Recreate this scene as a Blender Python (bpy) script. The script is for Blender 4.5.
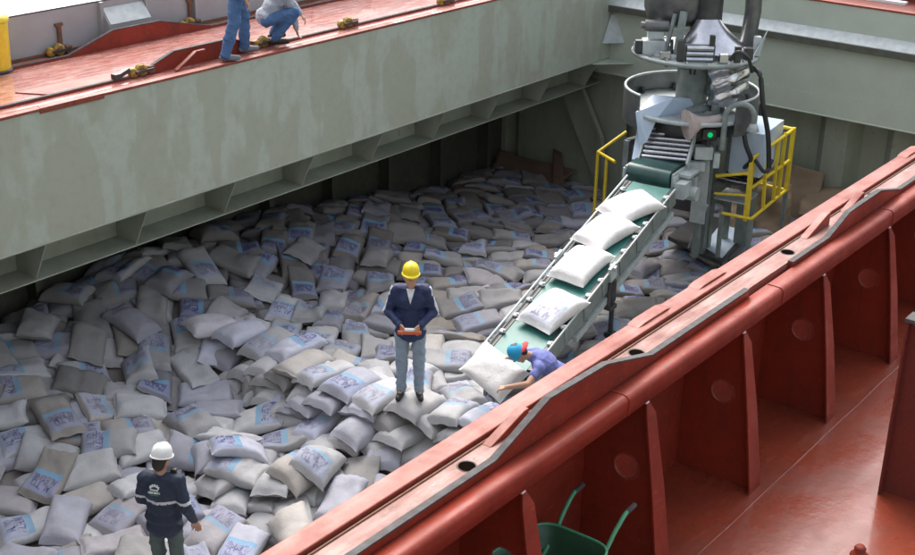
import bpy, bmesh, math, random
import numpy as np
from mathutils import Vector, Matrix
from mathutils.bvhtree import BVHTree
random.seed(7); rng = np.random.default_rng(11)
sc = bpy.context.scene
for o in list(bpy.data.objects): bpy.data.objects.remove(o)

# ------------------------------------------------------------------ camera
FPX, CX, CY, ZC = 1329.39, 457.5, 277.5, 9.0
R = np.array([[0.6098255, 0.2956478, -0.7353266], [-0.7922188, 0.2536353, -0.5550302], [0.0224113, 0.9210111, 0.3888910]])
cam_d = bpy.data.cameras.new('camera'); cam = bpy.data.objects.new('camera', cam_d)
sc.collection.objects.link(cam)
M4 = Matrix([[*R[0], 0], [*R[1], 0], [*R[2], ZC], [0, 0, 0, 1]])
cam.matrix_world = M4
cam_d.sensor_width = 36; cam_d.lens = FPX / 915 * 36; cam_d.clip_end = 500; cam_d.clip_start = .1
sc.camera = cam

# ------------------------------------------------------------------ world, sun, exposure
SUN_EL, SUN_AZ = 50, 40          # high, veiled sun
w = bpy.data.worlds.new('World'); sc.world = w; w.use_nodes = True
nt = w.node_tree; nt.nodes.clear()
wo = nt.nodes.new('ShaderNodeOutputWorld'); bg = nt.nodes.new('ShaderNodeBackground'); sky = nt.nodes.new('ShaderNodeTexSky')
sky.sky_type = 'NISHITA'; sky.sun_disc = False; sky.sun_elevation = math.radians(SUN_EL); sky.sun_rotation = math.radians(SUN_AZ)
sky.air_density = 1.0; sky.dust_density = 6.0; sky.ozone_density = 1.0
hsv = nt.nodes.new('ShaderNodeHueSaturation'); hsv.inputs['Saturation'].default_value = .45
nt.links.new(sky.outputs[0], hsv.inputs['Color']); nt.links.new(hsv.outputs[0], bg.inputs[0]); nt.links.new(bg.outputs[0], wo.inputs[0])
bg.inputs[1].default_value = .15
sd = bpy.data.lights.new('sun', 'SUN'); sun = bpy.data.objects.new('sun', sd); sc.collection.objects.link(sun)
sd.energy = .5; sd.angle = math.radians(60); sd.color = (1, .97, .92)
_a, _e = math.radians(SUN_AZ), math.radians(SUN_EL)
sdir = Vector((math.sin(_a) * math.cos(_e), math.cos(_a) * math.cos(_e), math.sin(_e)))
sun.rotation_euler = sdir.to_track_quat('Z', 'Y').to_euler(); sun.location = (0, 0, 30)
sc.view_settings.view_transform = 'Standard'; sc.view_settings.look = 'None'; sc.view_settings.gamma = 1
sc.view_settings.exposure = 1.42
sc.cycles.use_denoising = True
sc.cycles.max_bounces = 8; sc.cycles.diffuse_bounces = 2

# ------------------------------------------------------------------ pixel -> point on a known plane
def ray(px, py): return R @ np.array([px - CX, -(py - CY), -FPX])
def at_z(px, py, z):
    v = ray(px, py); v = v * (z - ZC) / v[2]; return np.array([v[0], v[1], z])
def at_x(px, py, x):
    v = ray(px, py); v = v * x / v[0]; return v + [0, 0, ZC]
def at_y(px, py, y):
    v = ray(px, py); v = v * y / v[1]; return v + [0, 0, ZC]
def proj(p):
    c = R.T @ (np.array(p, float) - [0, 0, ZC]); return np.array([CX + FPX * c[0] / -c[2], CY - FPX * c[1] / -c[2]])

# ------------------------------------------------------------------ materials
MATS = {}
class NB:
    def __init__(s, name):
        s.m = bpy.data.materials.new(name); s.m.use_nodes = True; s.t = s.m.node_tree
        s.p = s.t.nodes['Principled BSDF']; MATS[name] = s.m
    def n(s, typ, **kw):
        nd = s.t.nodes.new(typ)
        for k, v in kw.items():
            if k in nd.inputs: nd.inputs[k].default_value = v
            else: setattr(nd, k, v)
        return nd
    def l(s, a, b): s.t.links.new(a, b)
    def pos(s, scale=(1, 1, 1), rot=(0, 0, 0)):
        g = s.n('ShaderNodeNewGeometry'); mp = s.n('ShaderNodeMapping'); mp.inputs['Scale'].default_value = scale; mp.inputs['Rotation'].default_value = rot
        s.l(g.outputs['Position'], mp.inputs['Vector']); return mp.outputs[0]
    def noise(s, vec, scale, detail=4, rough=.6, dist=0):
        nd = s.n('ShaderNodeTexNoise'); nd.inputs['Scale'].default_value = scale; nd.inputs['Detail'].default_value = detail
        nd.inputs['Roughness'].default_value = rough; nd.inputs['Distortion'].default_value = dist; s.l(vec, nd.inputs['Vector']); return nd.outputs['Fac']
    def ramp(s, fac, a, b, ca=(0, 0, 0, 1), cb=(1, 1, 1, 1)):
        r = s.n('ShaderNodeValToRGB'); r.color_ramp.elements[0].position = a; r.color_ramp.elements[1].position = b
        r.color_ramp.elements[0].color = ca; r.color_ramp.elements[1].color = cb; s.l(fac, r.inputs[0]); return r.outputs[0]
    def mix(s, fac, a, b, mode='MIX'):
        m = s.n('ShaderNodeMix'); m.data_type = 'RGBA'; m.blend_type = mode
        for sock, v in ((m.inputs[0], fac), (m.inputs[6], a), (m.inputs[7], b)):
            if hasattr(v, 'is_output'): s.l(v, sock)
            else: sock.default_value = v if not isinstance(v, tuple) or len(v) == 4 else (*v, 1)
        return m.outputs[2]
    def bump(s, h, strength=.3, dist=.01):
        b = s.n('ShaderNodeBump'); b.inputs['Strength'].default_value = strength; b.inputs['Distance'].default_value = dist
        s.l(h, b.inputs['Height']); s.l(b.outputs[0], s.p.inputs['Normal'])
    def col(s, v):
        if hasattr(v, 'is_output'): s.l(v, s.p.inputs['Base Color'])
        else: s.p.inputs['Base Color'].default_value = (*v, 1)

def simple(name, c, rough=.5, metal=0, var=.25, scale=6, bump=0.0, c2=None, spec=.5):
    b = NB(name); v = b.pos()
    f = b.ramp(b.noise(v, scale), .3, .75)
    c2 = c2 or tuple(x * (1 - var) for x in c)
    b.col(b.mix(f, c, c2)); b.p.inputs['Roughness'].default_value = rough; b.p.inputs['Metallic'].default_value = metal
    b.p.inputs['Specular IOR Level'].default_value = spec
    if bump: b.bump(b.noise(v, scale * 6, 3), bump, .01)
    return b.m

def red_paint(name, base, faded, rough, wear=.5, gloss=.5, coat=0):
    b = NB(name); v = b.pos()
    n1 = b.noise(v, 1.6, 6, .65, .4); n2 = b.noise(b.pos((1.2, 7, 4)), 2.2, 5, .6); n3 = b.noise(v, 22, 4, .7); n4 = b.noise(b.pos((6, 6, .8)), 2.5, 5, .6)
    c = b.mix(b.ramp(n1, .36, .68), base, tuple(x * .68 for x in base))
    c = b.mix(b.ramp(n2, 1 - wear, 1 - wear + .3), c, faded)
    c = b.mix(b.ramp(n4, .56, .72), c, b.mix(.4, c, (.07, .028, .018)))
    c = b.mix(b.ramp(b.noise(b.pos((.9, 5, 5)), 9, 5, .75), .60, .70), c, b.mix(.55, c, tuple(min(1, x * 1.3 + .05) for x in faded)))
    c = b.mix(b.ramp(n3, .66, .72), c, (.11, .042, .025))
    c = b.mix(b.ramp(b.noise(b.pos((.7, 3, 3)), 10, 6, .75, .5), .62, .66), c, (.12, .048, .028))
    c = b.mix(b.ramp(b.noise(v, 4.5, 6, .75), .64, .70), c, (.13, .05, .028))
    b.col(c)
    rr = b.n('ShaderNodeMapRange'); rr.inputs['From Min'].default_value = .3; rr.inputs['From Max'].default_value = .7
    rr.inputs['To Min'].default_value = rough * .6; rr.inputs['To Max'].default_value = rough * 1.4; b.l(n1, rr.inputs[0]); b.l(rr.outputs[0], b.p.inputs['Roughness'])
    b.p.inputs['Specular IOR Level'].default_value = gloss
    if coat:
        cw = b.n('ShaderNodeMath'); cw.operation = 'MULTIPLY'; cw.inputs[1].default_value = coat; b.l(b.ramp(b.noise(b.pos((.5, 1.2, 1)), 1.5, 4), .35, .6), cw.inputs[0]); b.l(cw.outputs[0], b.p.inputs['Coat Weight'])
        b.p.inputs['Coat Roughness'].default_value = .10; b.p.inputs['Coat IOR'].default_value = 1.6
    b.bump(b.noise(v, 9, 5, .6), .16 if coat else .2, .02)
    return b.m
red_paint('red_deck', (.25, .045, .022), (.29, .08, .048), .32, .45, .45, .42)
red_paint('red_channel', (.24, .08, .06), (.27, .18, .155), .5, .6, .35)
red_paint('red_top', (.26, .052, .032), (.33, .115, .085), .5, .5, .4)
red_paint('red_side', (.255, .033, .017), (.285, .058, .036), .5, .35, .3)
red_paint('red_walk', (.38, .12, .095), (.52, .29, .25), .2, .62, .7, .75)
red_paint('red_dark', (.17, .03, .02), (.2, .04, .03), .5, .3)

b = NB('coaming_grey'); v = b.pos((1.0, 1.0, .6))
n1 = b.noise(v, 1.5, 4, .5, .6); n2 = b.noise(b.pos((2.6, 2.6, .6)), 1.3, 3, .5); n3 = b.noise(b.pos(), 7, 5, .7)
mx = b.n('ShaderNodeMath'); mx.operation = 'MULTIPLY_ADD'; mx.inputs[1].default_value = .45; b.l(n2, mx.inputs[0])
m2 = b.n('ShaderNodeMath'); m2.operation = 'MULTIPLY'; m2.inputs[1].default_value = .55; b.l(n1, m2.inputs[0]); b.l(m2.outputs[0], mx.inputs[2])
c = b.mix(b.ramp(mx.outputs[0], .47, .525), (.36, .375, .295), (.40, .44, .365))
c = b.mix(b.ramp(n3, .45, .8), c, b.mix(.35, c, (.25, .22, .15)))
c = b.mix(b.ramp(b.noise(b.pos((6, 6, .35)), 1.6, 3), .60, .75), c, b.mix(.15, c, (.25, .22, .15)))
b.col(c); b.p.inputs['Roughness'].default_value = .42; b.bump(n3, .12, .01)

b = NB('hold_green'); v = b.pos()
c = b.mix(b.ramp(b.noise(b.pos((1, 1, .3)), 2.2, 5), .35, .7), (.33, .355, .285), (.25, .265, .20))
c = b.mix(b.ramp(b.noise(v, 8, 5, .7), .6, .8), c, (.2, .15, .09))
b.col(c); b.p.inputs['Roughness'].default_value = .5; b.bump(b.noise(v, 14), .1, .01)
simple('end_paint', (.48, .53, .44), .45, c2=(.42, .46, .38), scale=2.2)
simple('hold_dirt_shade', (.10, .105, .08), .6, c2=(.07, .065, .045), scale=9)  # dirty dark paint, lowered further to carry the shade under the deck
simple('cover_grey', (.36, .37, .38), .4, c2=(.31, .32, .32), scale=2.5)
simple('cover_white', (.80, .80, .80), .45, var=.06, scale=1)
simple('worn_steel', (.10, .098, .10), .75, 0, c2=(.055, .046, .043), scale=14, bump=.2, spec=.2)
simple('yellow_paint', (.82, .62, .035), .4, c2=(.70, .48, .03), scale=12)
simple('yellow_worn', (.50, .31, .03), .55, c2=(.07, .04, .025), scale=24)
simple('rusty', (.20, .085, .045), .7, c2=(.10, .05, .03), scale=18, bump=.3)
simple('machine_green', (.25, .29, .275), .42, c2=(.15, .175, .165), scale=7, bump=.06)
simple('machine_pale', (.52, .57, .56), .4, c2=(.36, .40, .40), scale=8)
simple('stainless', (.62, .63, .66), .24, 1.0, c2=(.42, .43, .45), scale=6)
simple('foil', (.75, .76, .79), .24, 1.0, c2=(.5, .51, .53), scale=9, bump=.06)
simple('dark_metal', (.085, .085, .09), .42, .5, c2=(.045, .045, .045), scale=6, bump=.1)
simple('grey_duct', (.17, .175, .175), .38, .6, c2=(.09, .09, .09), scale=5, bump=.1)
simple('rim_grey', (.24, .25, .25), .35, .6, c2=(.15, .155, .155), scale=4)
simple('black_rubber', (.018, .018, .02), .45, c2=(.035, .035, .035), scale=6)
simple('belt_green', (.03, .15, .13), .45, c2=(.06, .21, .19), scale=4)
simple('belt_dark', (.015, .045, .042), .3, c2=(.03, .10, .09), scale=3)
simple('pale_blue', (.55, .66, .78), .3, c2=(.45, .56, .7), scale=4)
simple('cloth_pink', (.50, .42, .39), .8, c2=(.38, .31, .28), scale=8)
simple('kraft', (.26, .185, .12), .75, c2=(.20, .14, .09), scale=3, bump=.15)
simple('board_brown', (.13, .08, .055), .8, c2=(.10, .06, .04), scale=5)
simple('barrow_green', (.02, .10, .05), .4, c2=(.03, .065, .035), scale=9, bump=.1)
simple('handle_green', (.06, .30, .14), .4, c2=(.10, .34, .2), scale=20)
simple('white_cap', (.8, .8, .8), .35, var=.05)
simple('yellow_hat', (.85, .66, .02), .28, var=.06)
simple('skin', (.50, .28, .19), .55, var=.12, scale=20)
simple('hair', (.03, .02, .015), .6)
simple('navy', (.012, .022, .075), .7, c2=(.02, .032, .1), scale=10, bump=.3)
simple('navy_black', (.012, .02, .042), .7, c2=(.018, .028, .06), scale=10, bump=.3)
simple('reflective', (.55, .58, .6), .4, var=.1)
simple('grey_cloth', (.36, .38, .42), .8, c2=(.27, .29, .33), scale=14, bump=.3)
simple('jeans_light', (.30, .37, .45), .85, c2=(.21, .28, .37), scale=9, bump=.4)
simple('jeans_blue', (.05, .11, .24), .85, c2=(.08, .16, .31), scale=8, bump=.4)
simple('trouser_green', (.10, .13, .125), .85, c2=(.07, .095, .09), scale=9, bump=.4)
simple('shoe_black', (.015, .015, .017), .5)
simple('shoe_grey', (.20, .22, .24), .7, c2=(.12, .13, .15), scale=25)
simple('shirt_white', (.72, .74, .76), .8, var=.1)
simple('shirt_purple', (.17, .19, .46), .85, c2=(.12, .14, .36), scale=9, bump=.4)
simple('cap_blue', (.02, .34, .62), .75, var=.15)
simple('cap_red', (.60, .03, .03), .75, var=.15)
simple('orange', (.60, .12, .04), .5)
simple('paper', (.78, .78, .76), .8, var=.05)
simple('sky_blue_strip', (.10, .42, .72), .6)
b = NB('print_blue'); at = b.n('ShaderNodeAttribute'); at.attribute_name = 'tint'
fd = b.n('ShaderNodeMath'); fd.operation = 'MULTIPLY'; b.l(b.ramp(b.noise(b.pos(), 13, 5, .7), .38, .62, (1, 1, 1, 1), (.25, .25, .25, 1)), fd.inputs[0]); b.l(at.outputs['Alpha'], fd.inputs[1])
b.col(b.mix(fd.outputs[0], at.outputs['Color'], (.06, .06, .23))); b.p.inputs['Roughness'].default_value = .6
simple('hole_dark', (.006, .004, .003), 1.0, spec=0)
simple('logo_white', (.7, .74, .72), .7)
simple('logo_green', (.05, .25, .15), .7)
bl = NB('lamp_green'); bl.p.inputs['Base Color'].default_value = (0, .5, .15, 1); bl.p.inputs['Emission Color'].default_value = (0, 1, .3, 1); bl.p.inputs['Emission Strength'].default_value = .15

b = NB('plaid'); v = b.pos((1, 1, 1), (.3, .2, .4))
ck = b.n('ShaderNodeTexWave'); ck.inputs['Scale'].default_value = 14; b.l(v, ck.inputs['Vector'])
ck2 = b.n('ShaderNodeTexWave'); ck2.inputs['Scale'].default_value = 14; ck2.bands_direction = 'Z'; b.l(v, ck2.inputs['Vector'])
c = b.mix(b.ramp(ck.outputs['Fac'], .55, .75), (.44, .46, .50), (.28, .30, .34)); c = b.mix(b.ramp(ck2.outputs['Fac'], .55, .75), c, (.25, .27, .31)); b.col(c); b.p.inputs['Roughness'].default_value = .85

# woven sack: tint per sack (colour attribute), light blue printed band from UV
b = NB('sack_cloth'); v = b.pos()
at = b.n('ShaderNodeAttribute'); at.attribute_name = 'tint'
n1 = b.noise(v, 5, 5, .65); n2 = b.noise(v, 1.3, 3)
c = b.mix(b.ramp(n1, .35, .8), at.outputs['Color'], b.mix(.32, at.outputs['Color'], (.20, .165, .13)))
uv = b.n('ShaderNodeUVMap'); sx = b.n('ShaderNodeSeparateXYZ'); b.l(uv.outputs[0], sx.inputs[0])
def band(lo, hi, sock):
    a = b.n('ShaderNodeMath'); a.operation = 'GREATER_THAN'; a.inputs[1].default_value = lo; b.l(sock, a.inputs[0])
    d = b.n('ShaderNodeMath'); d.operation = 'LESS_THAN'; d.inputs[1].default_value = hi; b.l(sock, d.inputs[0])
    m = b.n('ShaderNodeMath'); m.operation = 'MULTIPLY'; b.l(a.outputs[0], m.inputs[0]); b.l(d.outputs[0], m.inputs[1]); return m.outputs[0]
def mul(a, c_):
    m = b.n('ShaderNodeMath'); m.operation = 'MULTIPLY'
    for s_, q in zip(m.inputs, (a, c_)):
        if hasattr(q, 'is_output'): b.l(q, s_)
        else: s_.default_value = q
    return m.outputs[0]
bw = mul(mul(band(.46, .56, sx.outputs[0]), band(.10, .90, sx.outputs[1])), .78)
pw = mul(mul(band(.56, .93, sx.outputs[0]), band(.08, .92, sx.outputs[1])), .48)
c = b.mix(mul(bw, at.outputs['Alpha']), c, (.17, .37, .55)); c = b.mix(mul(pw, at.outputs['Alpha']), c, (.27, .33, .56))
b.col(c); b.p.inputs['Roughness'].default_value = .55; b.p.inputs['Specular IOR Level'].default_value = .15
ad = b.n('ShaderNodeMath'); ad.operation = 'ADD'; b.l(b.noise(v, 16, 4, .6, .6), ad.inputs[0]); b.l(n1, ad.inputs[1])
b.bump(ad.outputs[0], .35, .02)

# ------------------------------------------------------------------ mesh helpers
COL = sc.collection
def wloc(o):
    v = Vector((0, 0, 0))
    while o is not None: v += o.location; o = o.parent
    return v
def tag(o, label=None, cat=None, group=None, kind=None):
    for k, val in (('label', label), ('category', cat), ('group', group), ('kind', kind)):
        if val: o[k] = val
    return o
def thing(name, label, cat, loc, group=None):
    o = bpy.data.objects.new(name, None); COL.objects.link(o); o.location = loc; o.empty_display_size = .1
    return tag(o, label, cat, group)
def link_copy(src, parent, offset):
    c = src.copy(); COL.objects.link(c); c.parent = parent; c.location = offset; return c

class MB:
    def __init__(s): s.v = []; s.f = []; s.mi = []; s.sm = []
    def add(s, vs, fs, mi=0, smooth=False):
        o = len(s.v); s.v += [tuple(map(float, p)) for p in vs]; s.f += [tuple(i + o for i in f) for f in fs]
        s.mi += [mi] * len(fs); s.sm += [smooth] * len(fs); return s
    def hexa(s, p, mi=0):      # 8 corners: bottom 4 ccw, top 4 ccw
        return s.add(p, [(3, 2, 1, 0), (4, 5, 6, 7), (0, 1, 5, 4), (1, 2, 6, 5), (2, 3, 7, 6), (3, 0, 4, 7)], mi)
    def box(s, x0, x1, y0, y1, z0, z1, mi=0):
        return s.hexa([(x0, y0, z0), (x1, y0, z0), (x1, y1, z0), (x0, y1, z0), (x0, y0, z1), (x1, y0, z1), (x1, y1, z1), (x0, y1, z1)], mi)
    def obox(s, c, ax, half, mi=0):   # oriented box: ax = 3 unit vectors
        c = np.array(c, float); A = [np.array(a, float) * h for a, h in zip(ax, half)]
        return s.hexa([c + A[0] * i + A[1] * j + A[2] * k for k in (-1, 1) for i, j in ((-1, -1), (1, -1), (1, 1), (-1, 1))], mi)
    def bar(s, a, b_, wd, hg, up=(0, 0, 1), mi=0):
        a = np.array(a, float); b_ = np.array(b_, float); d = b_ - a; L = np.linalg.norm(d); d /= L
        sd_ = np.cross(d, up); sd_ /= np.linalg.norm(sd_); u = np.cross(sd_, d)
        return s.obox((a + b_) / 2, (d, sd_, u), (L / 2, wd / 2, hg / 2), mi)
    def prism(s, poly, axis, a, b_, mi=0):  # poly in the two other axes
        n = len(poly)
        def mk(p, t):
            if axis == 0: return (t, p[0], p[1])
            if axis == 1: return (p[0], t, p[1])
            return (p[0], p[1], t)
        vs = [mk(p, a) for p in poly] + [mk(p, b_) for p in poly]
        fs = [tuple(range(n))[::-1], tuple(range(n, 2 * n))] + [(i, (i + 1) % n, n + (i + 1) % n, n + i) for i in range(n)]
        return s.add(vs, fs, mi)
    def tube(s, path, r, n=10, mi=0, cap=True):
        P = [np.array(p, float) for p in path]; rr = r if hasattr(r, '__len__') else [r] * len(P)
        vs = []; up = np.array([0.13, .27, .95])
        for i, p in enumerate(P):
            d = P[min(i + 1, len(P) - 1)] - P[max(i - 1, 0)]; d /= np.linalg.norm(d) + 1e-9
            if abs(d @ up) > .97 * np.linalg.norm(up): up = np.array([.9, .1, .2])
            a = np.cross(d, up); a /= np.linalg.norm(a); c_ = np.cross(d, a)
            vs += [p + rr[i] * (math.cos(t) * a + math.sin(t) * c_) for t in np.linspace(0, 2 * math.pi, n, endpoint=False)]
        fs = [(i * n + j, i * n + (j + 1) % n, (i + 1) * n + (j + 1) % n, (i + 1) * n + j) for i in range(len(P) - 1) for j in range(n)]
        s.add(vs, fs, mi, True)
        if cap: s.add(vs[:n], [tuple(range(n))], mi); s.add(vs[-n:], [tuple(range(n))[::-1]], mi)
        return s
    def lathe(s, prof, c=(0, 0, 0), ax=(0, 0, 1), n=32, a0=0, a1=2 * math.pi, mi=0, smooth=True):
        ax = np.array(ax, float); ax /= np.linalg.norm(ax); t = np.array([1, 0, 0]) if abs(ax[0]) < .8 else np.array([0, 1, 0])
        e1 = np.cross(ax, t); e1 /= np.linalg.norm(e1); e2 = np.cross(ax, e1); full = abs(a1 - a0 - 2 * math.pi) < 1e-6
        ang = np.linspace(a0, a1, n, endpoint=not full); m = len(prof); c = np.array(c, float)
        vs = [c + r * (math.cos(a) * e1 + math.sin(a) * e2) + z * ax for a in ang for r, z in prof]
        k = n if full else n - 1
        fs = [(i * m + j, ((i + 1) % n) * m + j, ((i + 1) % n) * m + j + 1, i * m + j + 1) for i in range(k) for j in range(m - 1)]
        return s.add(vs, fs, mi, smooth)
    def build(s, name, mats, parent=None, bevel=0, loc=None):
        me = bpy.data.meshes.new(name); off = wloc(parent) if parent else Vector(loc or (0, 0, 0))
        me.from_pydata([(p[0] - off.x, p[1] - off.y, p[2] - off.z) for p in s.v], [], s.f)
        for m in ([mats] if isinstance(mats, str) else mats): me.materials.append(MATS[m])
        me.polygons.foreach_set('material_index', s.mi); me.polygons.foreach_set('use_smooth', s.sm)
        bm = bmesh.new(); bm.from_mesh(me); bmesh.ops.recalc_face_normals(bm, faces=bm.faces); bm.to_mesh(me); bm.free()
        me.update()
        o = bpy.data.objects.new(name, me); COL.objects.link(o)
        if parent: o.parent = parent
        elif loc: o.location = loc
        if bevel:
            bv = o.modifiers.new('bevel', 'BEVEL'); bv.width = bevel; bv.segments = 2; bv.limit_method = 'ANGLE'
        return o
def part(name, mats, parent, fn, bevel=0):
    m = MB(); fn(m); return m.build(name, mats, parent, bevel)

# ================================================================== THE SHIP
XA, XE, YN, YF, ZT, ZD = -3.0, 21.25, 4.45, 12.6, 4.8, 3.2
YW = 15.3      # hold side
XB = 21.9      # hold end bulkhead

tag(MB().box(XA, 22.4, -1, YW + .1, -.2, 0).build('hold_floor', 'hold_dirt_shade'), kind='structure')
# main deck on the camera's side of the hatch
dk = tag(MB().box(XA, 30, -7, YN - .02, ZD - .02, ZD).build('deck', 'red_deck'), kind='structure')
part('weld_seam', 'red_top', dk, lambda m: m.tube([(x, 3.605 + .004 * math.sin(x * 5), ZD) for x in np.arange(XA, 30, .5)], .011, 6))
part('weld_seam', 'red_top', dk, lambda m: m.tube([(x, 2.1, ZD - .004) for x in np.arange(XA, 30, .5)], .010, 6))

# ---- near hatch coaming
nc = thing('hatch_coaming', 'red hatch coaming with grey track bar and bracketed outer side in the foreground', 'coaming', (XA, YN, ZD))
XN1 = XE + .02
part('coaming_plate', ['red_side', 'coaming_grey'], nc, lambda m: m.box(XA, XN1, YN - .035, YN - .012, ZD, ZT - .10, 0).box(XA, XN1, YN - .0115, YN, ZD - .7, ZT - .10, 1))
part('rail_strip', 'red_top', nc, lambda m: m.box(XA, XN1, 4.302, YN + .012, ZT - .098, ZT), .008)
part('channel', 'red_channel', nc, lambda m: m.box(XA, XN1, 4.098, 4.28, ZT - .10, ZT - .03))
part('groove_floor', 'rusty', nc, lambda m: m.box(XA, XN1, 4.281, 4.301, ZT - .12, ZT - .075))
part('groove_bead', 'rusty', nc, lambda m: m.tube([(x, 4.276, ZT - .027) for x in np.arange(XA, XN1, .4)], .008, 6))
def edge_prof():
    pts = [(4.047, ZT - .22), (4.047, ZT - .055)]
    cx_, cz_, r = 3.942, ZT - .098, .042
    pts += [(cx_ - r * math.sin(a), cz_ + r * math.cos(a)) for a in np.linspace(0, math.pi / 2, 7)]
    pts += [(3.90, ZT - .20), (3.915, ZT - .20), (3.925, ZT - .19)]
    return pts
def f(m):
    pr = edge_prof(); n = len(pr); xs = np.arange(XA, XN1 + .4, .4)
    vs = [(x, p[0], p[1]) for x in xs for p in pr]
    m.add(vs, [(i * n + j, i * n + j + 1, (i + 1) * n + j + 1, (i + 1) * n + j) for i in range(len(xs) - 1) for j in range(n - 1)], 0, True)
part('edge_flange', 'red_side', nc, f)
part('edge_underside', 'red_dark', nc, lambda m: m.box(XA, XN1, 3.926, YN - .036, ZT - .215, ZT - .20))
YT0, YT1 = 4.052, 4.096
def track(m, prof, y0=YT0, y1=YT1, zb=ZT - .12):
    for (xa, za), (xb, zb_) in zip(prof[:-1], prof[1:]):
        m.hexa([(xa, y0, zb), (xb, y0, zb), (xb, y1, zb), (xa, y1, zb), (xa, y0, za), (xb, y0, zb_), (xb, y1, zb_), (xa, y1, za)], 0)
        m.hexa([(xa, y0 - .003, za), (xb, y0 - .003, zb_), (xb, y1 + .003, zb_), (xa, y1 + .003, za), (xa, y0 - .003, za + .012), (xb, y0 - .003, zb_ + .012), (xb, y1 + .003, zb_ + .012), (xa, y1 + .003, za + .012)], 1)
L0 = ZT - .005
for prof in ([(XA, L0), (5.80, L0)], [(7.72, L0), (9.27, L0)], [(10.1, L0 - .02), (10.86, L0 - .02)], [(12.62, L0 - .02), (18.0, L0 - .02)]):
    part('track_bar', ['red_side', 'worn_steel'], nc, lambda m: track(m, prof))
for prof in ([(5.80, L0), (6.38, 4.99), (7.08, 4.965), (7.72, L0)], [(10.86, L0 - .02), (11.3, 4.90), (12.05, 4.91), (12.62, L0 - .02)], [(18.0, L0 - .02), (18.5, 4.95), (19.3, 4.95), (19.9, L0)]):
    part('track_ramp', ['red_side', 'worn_steel'], nc, lambda m: track(m, prof))
# small sloped guide wedges on the channel, drain holes, cleats
def wedge(x0, dx, h):
    part('guide_wedge', 'red_top', nc, lambda m: m.prism([(x0, ZT - .029), (x0 + dx, ZT - .029), (x0 + dx, ZT + h), (x0 + dx - .05, ZT + h)], 1, 4.20, 4.27), .006)
wedge(10.72, .5, .09); wedge(11.62, .42, .07); wedge(5.95, .42, .08)
for (hx, hy) in ((5.68, 4.18), (7.73, 4.19), (10.32, 4.20), (12.30, 4.20), (3.9, 4.18), (14.4, 4.19)):
    part('drain_hole', ['worn_steel', 'hole_dark'], nc, lambda m: m.lathe([(.055, -.002), (.064, .004), (.068, -.002)], (hx, hy, ZT - .03), n=20, mi=0).lathe([(.0, .0), (.056, .0)], (hx, hy, ZT - .0285), n=20, mi=1))
for cx_ in (8.05, 9.0, 13.6):
    part('cleat', 'red_top', nc, lambda m: m.prism([(cx_, ZT + .001), (cx_ + .5, ZT + .001), (cx_ + .42, ZT + .016), (cx_ + .1, ZT + .016)], 1, 4.36, YN + .02), .006)
part('stiffener', 'red_side', nc, lambda m: m.box(XA, XN1, YN - .16, YN - .037, ZT - .52, ZT - .505).box(XA, XN1, YN - .165, YN - .15, ZT - .57, ZT - .50))
# deck-side brackets with lightening holes
def bracket_plate(m, x0, x1):
    y_in, z0, z1 = YN - .036, ZD + .002, ZT - .216
    outl = [(y_in, z0), (3.70, z0), (3.70, z0 + .05), (3.905, z1 - .12), (3.95, z1), (y_in, z1)]
    hc_, hr, n = (4.06, 3.99), .105, 20
    # ring-fill between outline and hole
    C = np.array(hc_); ang = np.linspace(0, 2 * math.pi, n, endpoint=False)
    inner = [C + hr * np.array([math.cos(a), math.sin(a)]) for a in ang]
    def hit(a):
        d = np.array([math.cos(a), math.sin(a)]); best = 9
        for p, q in zip(outl, outl[1:] + outl[:1]):
            p = np.array(p); q = np.array(q); e = q - p; den = d[0] * e[1] - d[1] * e[0]
            if abs(den) < 1e-9: continue
            t = ((p - C)[0] * e[1] - (p - C)[1] * e[0]) / den; u = ((p - C)[0] * d[1] - (p - C)[1] * d[0]) / den
            if t > 0 and -1e-6 <= u <= 1 + 1e-6: best = min(best, t)
        return C + d * best
    aa = sorted(set([round(a, 6) for a in ang] + [round(math.atan2(p[1] - C[1], p[0] - C[0]) % (2 * math.pi), 6) for p in outl]))
    inn = [C + hr * np.array([math.cos(a), math.sin(a)]) for a in aa]; out = [hit(a) for a in aa]; k = len(aa)
    vs = [(x, *p) for x in (x0, x1) for ring in (inn, out) for p in ring]
    fs = []
    for i in range(k):
        j = (i + 1) % k
        fs += [(i, j, k + j, k + i), (2 * k + i, 3 * k + i, 3 * k + j, 2 * k + j), (i, 2 * k + i, 2 * k + j, j), (k + i, k + j, 3 * k + j, 3 * k + i)]
    m.add(vs, fs)
BX = [2.9, 4.43, 5.95, 7.48, 9.0, 10.55, 12.10, 13.65, 15.2, 16.75, 18.3]
def br(i, x):
    global br0, fl0, hr0
    if i == 0:
        br0 = part('bracket', 'red_side', nc, lambda m: bracket_plate(m, x - .008, x + .008))
        mf = MB()
        zs = [(3.70, ZD + .003, .10), (3.70, ZD + .05, .10), (3.80, ZD + .70, .085), (3.905, ZT - .336, .062), (3.95, ZT - .218, .008)]
        for (ya, za, wa), (yb, zb_, wb) in zip(zs[:-1], zs[1:]):
            mf.hexa([(x - wa, ya - .014, za), (x + wa, ya - .014, za), (x + wa, ya - .001, za), (x - wa, ya - .001, za), (x - wb, yb - .014, zb_), (x + wb, yb - .014, zb_), (x + wb, yb - .001, zb_), (x - wb, yb - .001, zb_)])
        fl0 = mf.build('face_flange', 'red_side', br0)
        hr0 = part('hole_rim', 'red_top', br0, lambda m: m.tube([(x, 4.06 + .104 * math.cos(a), 3.99 + .104 * math.sin(a)) for a in np.linspace(0, 2 * math.pi, 33)], .011, 6, cap=False))
    else:
        c = link_copy(br0, nc, (x - BX[0], 0, 0)); link_copy(fl0, c, (0, 0, 0)); link_copy(hr0, c, (0, 0, 0))
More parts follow.
